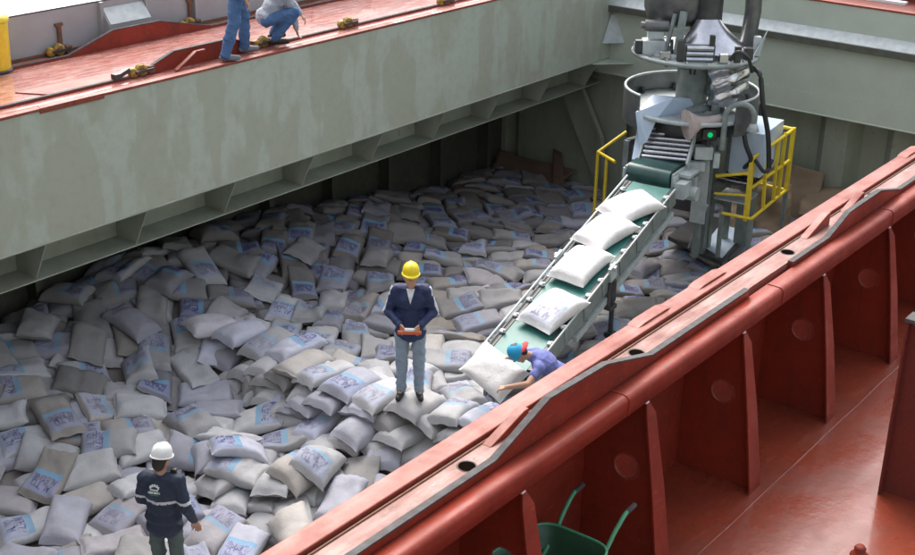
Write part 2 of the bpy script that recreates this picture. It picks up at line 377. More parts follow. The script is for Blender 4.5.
for i, x in enumerate(BX): br(i, x)
for x in (4.6, 7.15, 9.6, 12.05, 14.5):
    part('weld_bead', 'red_side', nc, lambda m: m.tube([(x + .002 * math.sin(9 * k), p[0] - .001, p[1] + .001) for k, p in enumerate(edge_prof()[1:-2])], .007, 6))
part('fillet_weld', 'red_side', nc, lambda m: m.tube([(x, YN - .036, ZD + .004 + .003 * math.sin(x * 31)) for x in np.arange(XA, XN1, .06)], .012, 6))
wt = None
for x in BX[1:]:
    if wt is None: wt = part('worn_tip', 'paper', nc, lambda m: m.hexa([(x - .03, 3.925, ZT - .245), (x + .012, 3.925, ZT - .245), (x + .012, 3.945, ZT - .245), (x - .03, 3.945, ZT - .245), (x - .022, 3.93, ZT - .219), (x + .01, 3.93, ZT - .219), (x + .01, 3.95, ZT - .219), (x - .022, 3.95, ZT - .219)])); wx0 = x
    else: link_copy(wt, nc, (x - wx0, 0, 0))
for x in (5.1, 8.2, 9.75, 11.3):   # small pad eyes on the coaming foot
    part('pad_eye', 'red_side', nc, lambda m: m.prism([(x, ZD + .003), (x + .10, ZD + .003), (x + .10, ZD + .07), (x + .05, ZD + .10), (x, ZD + .07)], 1, 4.30, 4.33))
part('pipe_end', 'worn_steel', nc, lambda m: m.tube([(9.75, 4.25, ZT - .218), (9.75, 4.25, ZT - .34)], .03, 12).lathe([(.03, 0), (.052, 0), (.052, -.03), (.03, -.03)], (9.75, 4.25, ZT - .30), n=16))

# stay plate on the right
sp = at_z(908, 318, 4.78); sx0, sy0 = sp[0], sp[1]
st = thing('stay_plate', 'dark red steel stay plate with pale worn top at right edge', 'stay', (sx0, sy0 - .3, ZD))
part('web', 'red_dark', st, lambda m: m.prism([(sy0 - .02, ZD), (sy0 - .75, ZD), (sy0 - .4, 4.75), (sy0 - .02, 4.75)], 0, sx0 + .05, sx0 + .066))
part('face_flange', 'red_dark', st, lambda m: m.box(sx0 - .02, sx0 + .13, sy0 - .018, sy0, ZD + .002, 4.75))
part('cap', 'worn_steel', st, lambda m: m.box(sx0 - .03, sx0 + .14, sy0 - .42, sy0 + .012, 4.751, 4.785), .004)
bo = at_z(858, 553, ZD)
bt = thing('deck_fitting', 'small red round deck fitting beside the right stay plate', 'fitting', (bo[0] - .03, bo[1] - .02, ZD))
part('body', 'red_side', bt, lambda m: m.lathe([(.0, .09), (.03, .09), (.045, .07), (.045, .02), (.07, .012), (.07, 0)], (bo[0] - .03, bo[1] - .02, ZD + .001), n=16))

# ---- far hatch coaming with walkway, tracks and under-deck girder
fc = thing('hatch_coaming', 'grey-green hatch coaming wall with blotchy paint below the far red walkway', 'coaming', (XA, YF, ZD))
part('coaming_plate', 'coaming_grey', fc, lambda m: m.box(XA, XE - .001, YF, YF + .02, ZD - .015, ZT - .035))
part('edge_bar', 'hold_green', fc, lambda m: m.tube([(x, YF + .004, ZD - .018) for x in np.linspace(XA, XE - .01, 30)], .016, 8))
part('coaming_lip', 'red_top', fc, lambda m: m.box(XA, XE, YF - .012, YF + .10, ZT - .034, ZT), .006)
part('walkway', 'red_walk', fc, lambda m: m.box(XA, 24, YF + .125, 14.62, ZT - .05, ZT - .02))
part('groove_floor', 'rusty', fc, lambda m: m.box(XA, 24, YF + .10, YF + .125, ZT - .08, ZT - .055))
part('groove_bead', 'red_side', fc, lambda m: m.tube([(x, YF + .13, ZT - .016) for x in np.linspace(XA, 24, 40)], .012, 6))
part('girder_web', 'hold_green', fc, lambda m: m.box(XA, XE + .3, 13.28, 13.30, 2.66, ZD - .021))
part('deck_underside', 'hold_green', fc, lambda m: m.box(XA, XB, YF + .021, YW, ZD - .02, ZD + .02))
part('girder_flange', 'hold_green', fc, lambda m: m.hexa([(XA, 12.89, 2.615), (XE + .3, 12.89, 2.615), (XE + .3, 13.279, 2.64), (XA, 13.279, 2.64), (XA, 12.89, 2.632), (XE + .3, 12.89, 2.632), (XE + .3, 13.279, 2.657), (XA, 13.279, 2.657)]))
gu = None
for k in range(15):
    gx = 8.68 - 6 * 1.53 + 1.53 * k
    if k == 0:
        gx0 = gx; gu = part('gusset', 'hold_green', fc, lambda m: m.prism([(YF + .03, ZD - .022), (12.90, 2.645), (13.279, 2.66), (13.279, ZD - .022)], 0, gx - .007, gx + .007))
    else: link_copy(gu, fc, (gx - gx0, 0, 0))
YFT = 12.93
def ftrack(m, prof, y=YFT): track(m, prof, y, y + .045, ZT - .03)
LF = ZT + .004
for prof in ([(XA, LF), (10.45, LF)], [(12.75, LF), (20, LF)]):
    part('track_bar', ['red_side', 'worn_steel'], fc, lambda m: ftrack(m, prof))
part('track_ramp', ['red_side', 'worn_steel'], fc, lambda m: ftrack(m, [(10.45, LF), (11.05, ZT + .20), (12.0, ZT + .20), (12.75, LF)]))
for prof in ([(XA, LF), (10.5, LF)], [(13.0, LF), (21, LF)]):
    part('track_bar', ['red_side', 'worn_steel'], fc, lambda m: ftrack(m, prof, 14.36))
part('track_ramp', ['red_side', 'worn_steel'], fc, lambda m: ftrack(m, [(10.5, LF), (11.25, ZT + .22), (12.05, ZT + .22), (13.0, LF)], 14.36))
part('guide_bar', 'red_top', fc, lambda m: m.bar((10.95, 12.80, ZT + .0), (11.35, 12.87, ZT + .16), .05, .02).bar((11.35, 12.87, ZT + .16), (11.5, 12.87, ZT + .16), .05, .02))
part('doubler_plate', 'red_top', fc, lambda m: m.prism([(9.2, 13.05), (10.3, 13.02), (10.55, 13.12), (10.2, 13.35), (9.0, 13.4)], 2, ZT - .018, ZT - .006))
part('rub_plate', 'red_top', fc, lambda m: m.hexa([(8.75, YF - .02, ZT - .06), (9.65, YF - .02, ZT - .06), (9.65, YF + .06, ZT - .033), (8.75, YF + .06, ZT - .033), (8.75, YF - .02, ZT + .004), (9.65, YF - .02, ZT + .004), (9.6, YF + .09, ZT + .006), (8.8, YF + .09, ZT + .006)]))
for x in (15.0, 15.9):
    part('edge_patch', 'cover_white', fc, lambda m: m.box(x, x + .22, YF - .014, YF + .05, ZT + .001, ZT + .006))

# yellow chain rollers on the far tracks
def roller(loc, label, strap=False, flip=1):
    x, y, z = loc
    t = thing('track_roller', label, 'roller', (x, y, z), 'yellow rollers along the far hatch tracks')
    part('wheel', ['yellow_worn', 'rusty'], t, lambda m: m.lathe([(.03, -.045), (.062, -.045), (.076, -.03), (.062, -.02), (.062, .02), (.076, .03), (.062, .045), (.03, .045)], (x, y, z + .078), (.45, 1, 0), 20).lathe([(0, .05), (.034, .05), (.034, -.05), (0, -.05)], (x, y, z + .078), (.45, 1, 0), 12, mi=1))
    part('hub_block', 'rusty', t, lambda m: m.box(x + .09, x + .19, y - .04, y + .04, z + .012, z + .11), .012)
    part('second_wheel', 'yellow_worn', t, lambda m: m.lathe([(.0, -.05), (.045, -.05), (.062, -.03), (.05, 0), (.062, .03), (.045, .05), (0, .05)], (x - .135, y, z + .064), (.45, 1, 0), 18))
    part('link', 'dark_metal', t, lambda m: m.bar((x - .14, y - .07, z + .07), (x + .14, y - .07, z + .075), .015, .035))
    if strap:
        part('strap', 'rusty', t, lambda m: m.box(x + .05, x + .11, y + .055, y + .075, z + .1, z + .36).box(x + .02, x + .14, y + .055, y + .08, z + .361, z + .40))
    return t
for (px, py), lab in zip([(140, 74), (268, 47), (352, 27), (455, 5)], ['yellow roller at the foot of the near track ramp, left of the standing man', 'yellow roller between the standing man and the crouching person', 'yellow roller on the red walkway right of the crouching person', 'yellow roller at the top edge of the photo, farthest along the walkway']):
    p = at_z(px, py, ZT); roller((p[0], 12.955, ZT - .018), lab)
for (px, py), lab in zip([(52, 52), (186, 26)], ['yellow wheel with rusty strap against the grey hatch cover near the left edge', 'yellow wheel against the grey hatch cover, behind the standing man']):
    p = at_z(px, py, ZT); roller((p[0], 14.66 - .09, ZT - .018), lab, True)
bs = at_z(152, 77, ZT)
t = thing('chain_stopper', 'black chain stopper block on the far track beside the yellow roller', 'stopper', (bs[0] - .3, 12.95, ZT))
part('body', 'dark_metal', t, lambda m: m.bar((bs[0] - .42, 12.955, ZT + .03), (bs[0] - .2, 12.955, ZT + .10), .07, .05).box(bs[0] - .44, bs[0] - .36, 12.91, 13.0, ZT + .017, ZT + .08))

# closed hatch cover beyond the walkway
hcv = thing('hatch_cover', 'grey steel hatch cover with a top whitened for sky glare beyond the red walkway', 'hatch cover', (8, 15, ZT))
part('side_plate', 'cover_grey', hcv, lambda m: m.box(XA, 24, 14.66, 14.69, ZT - .018, 5.365))
part('top_plate', 'cover_white', hcv, lambda m: m.box(XA, 24, 14.691, 34, 5.33, 5.36))  # white stands in for sky glare on the wet grey top
part('top_edge', 'dark_metal', hcv, lambda m: m.tube([(XA, 14.665, 5.367), (24, 14.665, 5.367)], .012, 6))
part('base_strip', 'rusty', hcv, lambda m: m.box(XA, 24, 14.63, 14.659, ZT - .019, ZT + .02))
rb = None
for k, x in enumerate((8.6, 11.28, 12.05, 12.95, 14.0, 15.4, 16.8, 18.2)):
    if k == 0: rb = part('rib', 'cover_grey', hcv, lambda m: m.box(x - .025, x + .025, 14.60, 14.659, ZT + .03, 5.36))
    else: link_copy(rb, hcv, (x - 8.6, 0, 0))
part('side_box', ['cover_grey', 'machine_pale'], hcv, lambda m: m.hexa([(11.30, 14.5, ZT + .10), (12.03, 14.5, ZT + .10), (12.03, 14.658, ZT + .10), (11.30, 14.658, ZT + .10), (11.30, 14.5, ZT + .26), (12.03, 14.5, ZT + .26), (12.03, 14.658, ZT + .46), (11.30, 14.658, ZT + .46)], 0).hexa([(11.32, 14.495, ZT + .262), (12.01, 14.495, ZT + .262), (12.01, 14.655, ZT + .462), (11.32, 14.655, ZT + .462), (11.32, 14.49, ZT + .27), (12.01, 14.49, ZT + .27), (12.01, 14.65, ZT + .47), (11.32, 14.65, ZT + .47)], 1))
dr = at_z(-12, 68, ZT)
t = thing('yellow_bin', 'yellow steel bin with a ring on its lid, cut by the left edge', 'bin', (dr[0], dr[1] - .1, ZT - .02))
dx, dy = dr[0], dr[1] - .12
part('body', 'yellow_paint', t, lambda m: m.lathe([(0, 0), (.20, 0), (.215, .04), (.225, .60), (.23, .62), (0, .63)], (dx, dy, ZT - .018), n=24))
part('lid', 'yellow_paint', t, lambda m: m.lathe([(.24, 0), (.245, .05), (.18, .09), (0, .10)], (dx, dy, ZT + .61), n=24))
part('ring', 'yellow_paint', t, lambda m: m.tube([(dx + .09 * math.cos(a), dy - .05 * math.cos(a), ZT + .79 + .09 * math.sin(a)) for a in np.linspace(0, 2 * math.pi, 17)], .028, 8))
part('base_ring', 'dark_metal', t, lambda m: m.lathe([(.216, 0), (.235, 0), (.235, .035), (.216, .035)], (dx, dy, ZT - .017), n=24))

hc2 = thing('hatch_cover', 'unseen grey hatch cover added over the near end of the hold to block sky light', 'hatch cover', (0, 8.5, ZT))  # out-of-view cover, added to shut sky light out of the hold
part('side_plate', 'cover_grey', hc2, lambda m: m.box(1.2, 1.23, YN - .3, YF + .2, ZT + .03, 5.36))
part('top_plate', 'cover_grey', hc2, lambda m: m.box(XA, 1.2, YN - .3, YF + .2, 5.33, 5.36).box(XA, 1.2, YN - .3, YF + .2, ZT + .03, ZT + .05))
dh = thing('blocker', 'unseen pale grey block added behind the viewpoint to darken the hold', 'blocker', (-6, 5, ZD))  # unseen block behind the camera, added to darken the hold
part('blocker_wall', 'cover_grey', dh, lambda m: m.box(-9, -3.4, -7, 20, ZD - .02, 17))
part('blocker_roof', 'cover_white', dh, lambda m: m.box(-9.2, -3.2, -7.2, 20.2, 17.001, 17.2))
for k in range(5): part('blocker_window', 'black_rubber', dh, lambda m: m.box(-3.399, -3.37, -5 + 5 * k, -3.6 + 5 * k, 13, 14.2))
# ---- end coaming and the corrugated hold bulkhead
ec = thing('hatch_coaming', 'pale grey-green end coaming with a bright ledge behind the loading machine', 'coaming', (XE, 8, ZD))
part('upper_plate', 'end_paint', ec, lambda m: m.box(XE, XE + .02, YN - .4, YF + .3, ZD + .03, ZT - .03))
part('lower_plate', 'end_paint', ec, lambda m: m.box(XE - .025, XE + .02, YN - .4, YF + .3, 2.89, ZD + .029))
part('ledge', 'cover_grey' if 0 else 'machine_pale', ec, lambda m: m.prism([(XE - .001, 4.345), (XE - .17, 4.20), (XE - .17, 4.185), (XE - .001, 4.185)], 1, YN - .4, YF))
part('ledge_lip', 'hold_dirt_shade', ec, lambda m: m.box(XE - .168, XE - .15, YN - .4, YF - .002, 4.07, 4.184))
part('bottom_bar', 'end_paint', ec, lambda m: m.tube([(XE - .02, y, 2.885) for y in np.linspace(YN - .4, YF + .3, 12)], .018, 8))
part('top_lip', 'red_top', ec, lambda m: m.box(XE - .012, XE + .12, YN - .4, YF - .015, ZT - .03, ZT))
part('walkway', 'red_dark', ec, lambda m: m.box(XE + .121, 30, YN - 6, YF + .12, ZT - .06, ZT - .025))
part('corner_gusset', 'machine_pale', ec, lambda m: m.hexa([(XE - .32, YF - .012, 3.5), (XE - .001, YF - .30, 3.5), (XE - .001, YF - .001, 3.5), (XE - .02, YF - .001, 3.5), (XE - .06, YF - .012, 4.0), (XE - .001, YF - .06, 4.0), (XE - .001, YF - .001, 4.0), (XE - .02, YF - .001, 4.0)]))
part('corner_plate', 'end_paint', ec, lambda m: m.prism([(XE - .6, YF + .0), (XE - .03, YF - .55), (XE - .03, YF + .2), (XE - .6, YF + .2)], 2, ZD - .05, ZD - .03))
t = thing('hatch_cover', 'dark red hatch cover beyond the end coaming at the top right corner', 'hatch cover', (23, 6, ZT))
part('side_plate', 'red_dark', t, lambda m: m.box(22.3, 22.33, -2, 9.5, ZT - .02, 5.3).box(22.33, 28, -2, 9.5, 5.27, 5.3))
part('lip', 'cover_white', t, lambda m: m.box(21.9, 22.05, 7.45, 8.1, ZT - .024, ZT + .02))

bh = thing('bulkhead', 'grey-green corrugated steel bulkhead at the far end of the hold', 'bulkhead', (XB, 9, 0))
def corr(m):
    pts = []; y = 2.0; out = True
    while y < YW:
        xx = XB - .24 if out else XB
        pts += [(y, xx), (y + .42, xx)]; y += .60; out = not out
    vs = [(x, yy, z) for yy, x in pts for z in (0, ZD + .1)]
    m.add(vs, [(2 * i, 2 * i + 2, 2 * i + 3, 2 * i + 1) for i in range(len(pts) - 1)])
    m.box(XB + .01, XB + .1, 2, YW + .2, 0, ZD + .1)
part('corrugated_plate', 'hold_green', bh, corr)
part('flat_panel', 'hold_green', bh, lambda m: m.box(XB - .28, XB - .26, 12.35, YW - .45, 0, ZD - .1))
part('diagonal_bracket', 'hold_green', bh, lambda m: m.prism([(13.95, 2.62), (13.35, 2.62), (12.75, 1.55), (12.62, .75), (12.95, .75)], 0, XB - .45, XB - .40).prism([(13.38, 2.62), (13.33, 2.62), (12.73, 1.55), (12.60, .75), (12.65, .75), (12.78, 1.55)], 0, XB - .53, XB - .451))
sw = thing('hold_side', 'shade-darkened green steel side of the hold under the far deck', 'hold wall', (10, YW, 0))
part('plate', 'hold_dirt_shade', sw, lambda m: m.box(XA, XB, YW, YW + .05, 0, ZD + .02))  # under-deck shade put into the plate colour
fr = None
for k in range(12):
    if k == 0: fr = part('frame_rib', 'hold_dirt_shade', sw, lambda m: m.box(4, 4.02, YW - .28, YW - .001, 0, ZD - .03).box(3.95, 4.07, YW - .295, YW - .281, 0, ZD - .03))
    else: link_copy(fr, sw, (k * 1.53, 0, 0))
nw = thing('hold_side', 'unseen near side of the hold below the red coaming', 'hold wall', (10, 0, 0))
part('plate', 'hold_dirt_shade', nw, lambda m: m.box(XA, XB, -.9, -.85, 0, ZD - .03).box(XA - .05, XA - .001, -.9, YW, 0, ZT - .1))
nw['label'] = 'hold wall under the near red deck, hidden behind the red coaming'

# ================================================================== SACKS
GX0, GY0, GR = 3.0, 6.0, .05
NX, NY = int((22 - GX0) / GR), int((15.4 - GY0) / GR)
gx = GX0 + (np.arange(NX) + .5) * GR; gy = GY0 + (np.arange(NY) + .5) * GR
GXX, GYY = np.meshgrid(gx, gy, indexing='ij')
def sstep(a, b_, x): t_ = np.clip((x - a) / (b_ - a), 0, 1); return t_ * t_ * (3 - 2 * t_)
def xcrest(y): return 11.15 + .18 * np.sin(y * 1.7) + .15 * sstep(9.6, 8.4, y)
def target(x, y):
    front = .45 + .12 * np.sin(x * .9 + y * .5) + .50 * sstep(10.8, 15.0, y)
    terr = 1.0 + .04 * np.sin(x * 1.3) - .62 * sstep(14.5, 21, x) * sstep(9.3, 12.5, y) + .12 * sstep(12.5, 15, y) * sstep(17, 12, x)
    far = sstep(12.2, 14.6, y); terr = terr + far * (.22 + .12 * sstep(17, 12, x)) - .22 * sstep(1.7, 1.0, np.hypot(x - 18.6, y - 9.2)); front = front + far * .15
    terr = terr + .12 * sstep(13.3, 15.0, y) * sstep(19, 14, x); front = front + .15 * sstep(13.3, 15, y)
    soft = sstep(12.3, 14.5, y)
    s_ = sstep(xcrest(y) - .55 - 2.0 * soft, xcrest(y) + 1.0 * soft + .05, x)
    return front * (1 - s_) + terr * s_
TG = target(GXX, GYY)
LOW = -.15
H = TG - .40 - LOW
CORE = H.copy()

def bil(A, x, y):
    i = np.clip((x - GX0) / GR - .5, 0, NX - 1.001); j = np.clip((y - GY0) / GR - .5, 0, NY - 1.001)
    a = i.astype(int); c_ = j.astype(int); fi = i - a; fj = j - c_
    return A[a, c_] * (1 - fi) * (1 - fj) + A[a + 1, c_] * fi * (1 - fj) + A[a, c_ + 1] * (1 - fi) * fj + A[a + 1, c_ + 1] * fi * fj

NU, NV = 25, 17
us = np.sin(np.linspace(-1, 1, NU) * math.pi / 2 * .92) / math.sin(math.pi / 2 * .92); vs_ = np.sin(np.linspace(-1, 1, NV) * math.pi / 2 * .92) / math.sin(math.pi / 2 * .92)
UU, VV = np.meshgrid(us, vs_, indexing='ij')
PROF = np.power(1 - np.clip(np.abs(UU) / .941, 0, 1) ** 3.6, .40) * np.power(1 - np.abs(VV) ** 3.0, .40)
FLAP = np.clip((np.abs(UU) - .93) / .07, 0, 1)
QB = np.stack([np.ones_like(UU), UU, VV, UU * UU, UU * VV, VV * VV], -1).reshape(-1, 6)
WQ = np.sqrt(.15 + PROF.reshape(-1)); PINV = np.linalg.pinv(QB * WQ[:, None])
def local_xy(L, W, ph):
    X = UU * L / 2 * (1 - .045 * (1 - VV ** 2) * np.abs(UU) ** 3 + .015 * np.sin(3 * VV + ph))
    Y = VV * W / 2 * (1 - .075 * (1 - UU ** 4) * np.abs(VV) ** 3 + .02 * np.sin(2.5 * UU + ph * 1.7))
    return X, Y
def lumps(r_, amp):
    z = np.zeros_like(UU)
    for k in range(5):
        a, c_, p = r_.uniform(-5, 5), r_.uniform(-5, 5), r_.uniform(0, 6.28); z += np.sin(a * UU + c_ * VV + p)
    pl = np.sin(VV * r_.uniform(11, 17) + r_.uniform(0, 6)) * np.exp(-(1 - np.abs(UU)) * 4.5)
    ang = r_.uniform(-.8, .8); cr = np.exp(-((UU * math.sin(ang) + VV * math.cos(ang) * .6 - r_.uniform(-.3, .3)) / .07) ** 2)
    fold = -np.exp(-((UU - r_.uniform(-.7, .7) + .35 * VV * r_.uniform(-1, 1)) / .10) ** 2) * r_.uniform(0, 1.6)
    return amp * (z * .42 + .8 * pl - 1.0 * cr * r_.uniform(0, 1) + fold) * (PROF ** .5)
class Sack: pass
def place(x, y, yaw, L=.80, W=.53, T=.19, drape=.75, sink=.03, seed=0, zfix=None, tilt=.115):
    """lay one sack on the height field H, soft enough to follow what is under it"""
    r_ = np.random.default_rng(seed); s = Sack(); ph = r_.uniform(0, 6.28)
    X, Y = local_xy(L, W, ph); c_, sn = math.cos(yaw), math.sin(yaw)
    for it in range(2):
        wx = x + X * c_ - Y * sn; wy = y + X * sn + Y * c_
        S = bil(H, wx, wy)
        q = PINV @ (S.reshape(-1) * WQ)
        bu, bv = np.clip(q[1], -tilt, tilt), np.clip(q[2], -tilt * .7, tilt * .7)
        if it == 0:
            X = X / math.sqrt(1 + (bu / (L / 2)) ** 2); Y = Y / math.sqrt(1 + (bv / (W / 2)) ** 2)
    base = (q[0] + bu * UU + bv * VV + drape * (np.clip(q[3], -.14, .14) * UU ** 2 + np.clip(q[4], -.1, .1) * UU * VV + np.clip(q[5], -.10, .10) * VV ** 2))
    d = (S - base)[PROF > .45]
    base = base + max(0, np.percentile(d, 62)) - sink
    if zfix is not None:
        base = zfix + .05 * UU * r_.normal() + .03 * VV * r_.normal() - .03 * np.abs(VV) ** 2
    res = np.clip(S - base, -.05, .05); base = base + (.35 if zfix is None else 0) * res * PROF
    edge = base + T * .42 + FLAP * (r_.normal(-.025, .03) + .012 * np.sin(VV * r_.uniform(4, 9) + r_.uniform(0, 6)))
    top = edge + T * .58 * PROF + lumps(r_, .016); bot = edge - T * .42 * PROF - .005
    s.wx, s.wy, s.top, s.bot = wx, wy, top, bot
    s.x, s.y, s.yaw, s.L, s.W, s.seed = x, y, yaw, L, W, seed
    # write into H
    ext = .62
    i0, i1 = max(0, int((x - ext - GX0) / GR)), min(NX, int((x + ext - GX0) / GR) + 1); j0, j1 = max(0, int((y - ext - GY0) / GR)), min(NY, int((y + ext - GY0) / GR) + 1)
    px, py = GXX[i0:i1, j0:j1] - x, GYY[i0:i1, j0:j1] - y
    cu = (px * c_ + py * sn) / (np.abs(X).max()); cv = (-px * sn + py * c_) / (np.abs(Y).max())
    ins = (np.abs(cu) < .97) & (np.abs(cv) < .95)
    fi = np.interp(np.clip(cu, -1, 1), us, np.arange(NU)); fj = np.interp(np.clip(cv, -1, 1), vs_, np.arange(NV))
    tt = top[np.rint(fi).astype(int), np.rint(fj).astype(int)]
    blk = H[i0:i1, j0:j1]; H[i0:i1, j0:j1] = np.where(ins, np.maximum(blk, tt), blk)
    SACKS.append(s); return s
def ground(x, y): return float(bil(H, np.array([x]), np.array([y]))[0])
def ray_ground(px, py):
    v = ray(px, py)
    for z in np.arange(2.0, 0, -.01):
        p = at_z(px, py, z)
        if z <= ground(p[0], p[1]): return p
    return at_z(px, py, .5)
SACKS = []
CU, CV = np.meshgrid(np.linspace(-.9, .9, 7), np.linspace(-.9, .9, 5), indexing='ij')
def sow(n, region, k=22, spread=.55, seed0=1000, trend=None, **kw):
    xa, xb, ya, yb = region
    for q in range(n):
        cx_ = rng.uniform(xa, xb, k); cy_ = rng.uniform(ya, yb, k)
        th = .5 * np.sin(cx_ * .55 + 1) + .6 * np.cos(cy_ * .7) + rng.normal(0, spread, k) + (rng.random(k) < .35) * math.pi / 2 + .35
        L, W = rng.uniform(.70, .78), rng.uniform(.45, .50)
        wx = cx_[:, None, None] + CU * L / 2 * np.cos(th)[:, None, None] - CV * W / 2 * np.sin(th)[:, None, None]
        wy = cy_[:, None, None] + CU * L / 2 * np.sin(th)[:, None, None] + CV * W / 2 * np.cos(th)[:, None, None]
        hh = bil(H, wx, wy) - bil(TG, wx, wy)
        scv = hh.mean((1, 2)) + 1.2 * hh.std((1, 2)) + .25 * np.maximum(hh.max((1, 2)) + .02, 0)
        i = int(np.argmin(scv))
        flip = math.pi if rng.random() < .5 else 0
        place(cx_[i], cy_[i], th[i] + flip, L, W, rng.uniform(.17, .20), seed=seed0 + q, **kw)
# bottom fill everywhere, then the stacked step, then the top scatter
def carpet(seed, rx=.63, ry=.40, jit=.06, skip=.06, region=(4.6, 21.6, 7.2, 15.1)):
    """sacks laid side by side in patches, each patch with its own direction, as dockers stow them"""
    r_ = np.random.default_rng(seed); xa, xb, ya, yb = region
    n = int((xb - xa) * (yb - ya) / 3.2); cen = np.stack([r_.uniform(xa, xb, n), r_.uniform(ya, yb, n)], -1)
    ang = -.75 + r_.normal(0, .28, n) + np.where(r_.random(n) < .42, math.pi / 2, 0); out = []
    for c0, a0 in zip(cen, ang):
        c_, sn = math.cos(a0), math.sin(a0); off = r_.uniform(0, 1, 2)
        for p in range(-5, 6):
            for q in range(-7, 8):
                lx, ly = (p + off[0] + .33 * (q % 2)) * rx, (q + off[1]) * ry
                x, y = c0[0] + lx * c_ - ly * sn + r_.normal(0, jit), c0[1] + lx * sn + ly * c_ + r_.normal(0, jit)
                if not (xa < x < xb and ya < y < yb): continue
                d = np.hypot(cen[:, 0] - x, cen[:, 1] - y)
                if cen[int(np.argmin(d))][0] != c0[0] or r_.random() < skip: continue
                out.append((x, y, a0 + r_.normal(0, .15) + (math.pi if r_.random() < .5 else 0)))
    # drop those that would lie almost wholly on a neighbour from the next patch
    keep = []
    for t_ in out:
        if all(math.hypot(t_[0] - k_[0], t_[1] - k_[1]) > .30 for k_ in keep): keep.append(t_)
    r_.shuffle(keep)
    for k, (x, y, a) in enumerate(keep): place(x, y, a, r_.uniform(.69, .77), r_.uniform(.44, .50), r_.uniform(.155, .185), drape=.6, sink=.045, seed=seed * 10000 + k)
carpet(3)
def settle(A, w, n, k):
    B = A.copy()
    for _ in range(n):
        for ax in (0, 1):
            C_ = np.cumsum(np.pad(B, [(k + 1, k) if a == ax else (0, 0) for a in (0, 1)], mode='edge'), axis=ax)
            B = (np.take(C_, range(2 * k + 1, C_.shape[ax]), ax) - np.take(C_, range(0, C_.shape[ax] - 2 * k - 1), ax)) / (2 * k + 1)
    return w * B + (1 - w) * A
H[:] = settle(H, .8, 2, 6)      # the load presses the lower layer flat
carpet(5, .67, .43)
sow(16, (5.5, 10.2, 8.0, 12.6), seed0=5000, spread=.9, tilt=.22)
sow(12, (12.4, 20, 8.5, 14.9), seed0=6000, spread=.6, tilt=.2)
sow(9, (8.0, 12.5, 12.2, 14.9), seed0=7000, spread=.8, tilt=.22)
for layer in range(6):     # the stacked step, sack ends towards the low side
    y = 8.0 + .23 * (layer % 2)
    while y < 13.0:
        wd = rng.uniform(.43, .49)
        if rng.random() > .03 + .2 * (y > 12.2):
            xw = float(xcrest(y)) - .30 + layer * .085 + rng.normal(0, .07)
            zw = .30 + layer * .150 + .05 * math.sin(y * 1.3 + 1) - .12 * max(0, y - 11.5) * (layer / 5)
            if layer == 5: zw = max(zw, ground(xw + .25, y) - .06)
            place(xw, y, rng.normal(0, .13) + (math.pi if rng.random() < .5 else 0), rng.uniform(.72, .80), wd + .03, .20, seed=3000 + layer * 50 + int(y * 10), zfix=zw)
        y += wd * .98
for k in range(8):          # a few tumbled down its foot
    y = rng.uniform(9.0, 12.6); place(float(xcrest(y)) - rng.uniform(1.0, 1.7), y, rng.uniform(0, 6.28), .75, .48, .20, drape=.5, seed=9000 + k)

# ---- lettering in short strokes, laid on the sack's upper cloth
GLY = {'A': [((0, 0), (.5, 1)), ((.5, 1), (1, 0)), ((.22, .38), (.78, .38))], 'L': [((0, 1), (0, 0)), ((0, 0), (.9, 0))], 'T': [((0, 1), (1, 1)), ((.5, 1), (.5, 0))],
       'O': [((.2, 0), (.8, 0)), ((.8, 0), (1, .25)), ((1, .25), (1, .75)), ((1, .75), (.8, 1)), ((.8, 1), (.2, 1)), ((.2, 1), (0, .75)), ((0, .75), (0, .25)), ((0, .25), (.2, 0))],
       'E': [((0, 0), (0, 1)), ((0, 1), (.9, 1)), ((0, .5), (.75, .5)), ((0, 0), (.9, 0))], 'G': [((1, .8), (.75, 1)), ((.75, 1), (.2, 1)), ((.2, 1), (0, .75)), ((0, .75), (0, .25)), ((0, .25), (.2, 0)), ((.2, 0), (.8, 0)), ((.8, 0), (1, .2)), ((1, .2), (1, .5)), ((1, .5), (.55, .5))],
       'R': [((0, 0), (0, 1)), ((0, 1), (.75, 1)), ((.75, 1), (1, .8)), ((1, .8), (.75, .52)), ((.75, .52), (0, .52)), ((.5, .52), (1, 0))]}
STROKES = []     # in (u, v) of the sack, u along the length
def line(txt, u_base, u_h, v0, v1, th):
    n = len(txt); cell = (v1 - v0) / n
    for i, ch in enumerate(txt):
        for (xa, ya), (xb, yb) in GLY[ch]:
            a = np.array([u_base + ya * u_h, v0 + cell * (i + .10 + .74 * xa)]); c_ = np.array([u_base + yb * u_h, v0 + cell * (i + .10 + .74 * xb)])
            d = c_ - a; d2 = d / (np.linalg.norm(d) + 1e-9); a = a - d2 * th * .4; c_ = c_ + d2 * th * .4; nn = np.array([-d2[1], d2[0]]) * th / 2 * np.array([1, 1.35])
            STROKES.append((a, c_, nn))
line('ALTO', .46, .23, .52, -.52, .055)
line('ALEGRE', .16, .22, .66, -.66, .05)
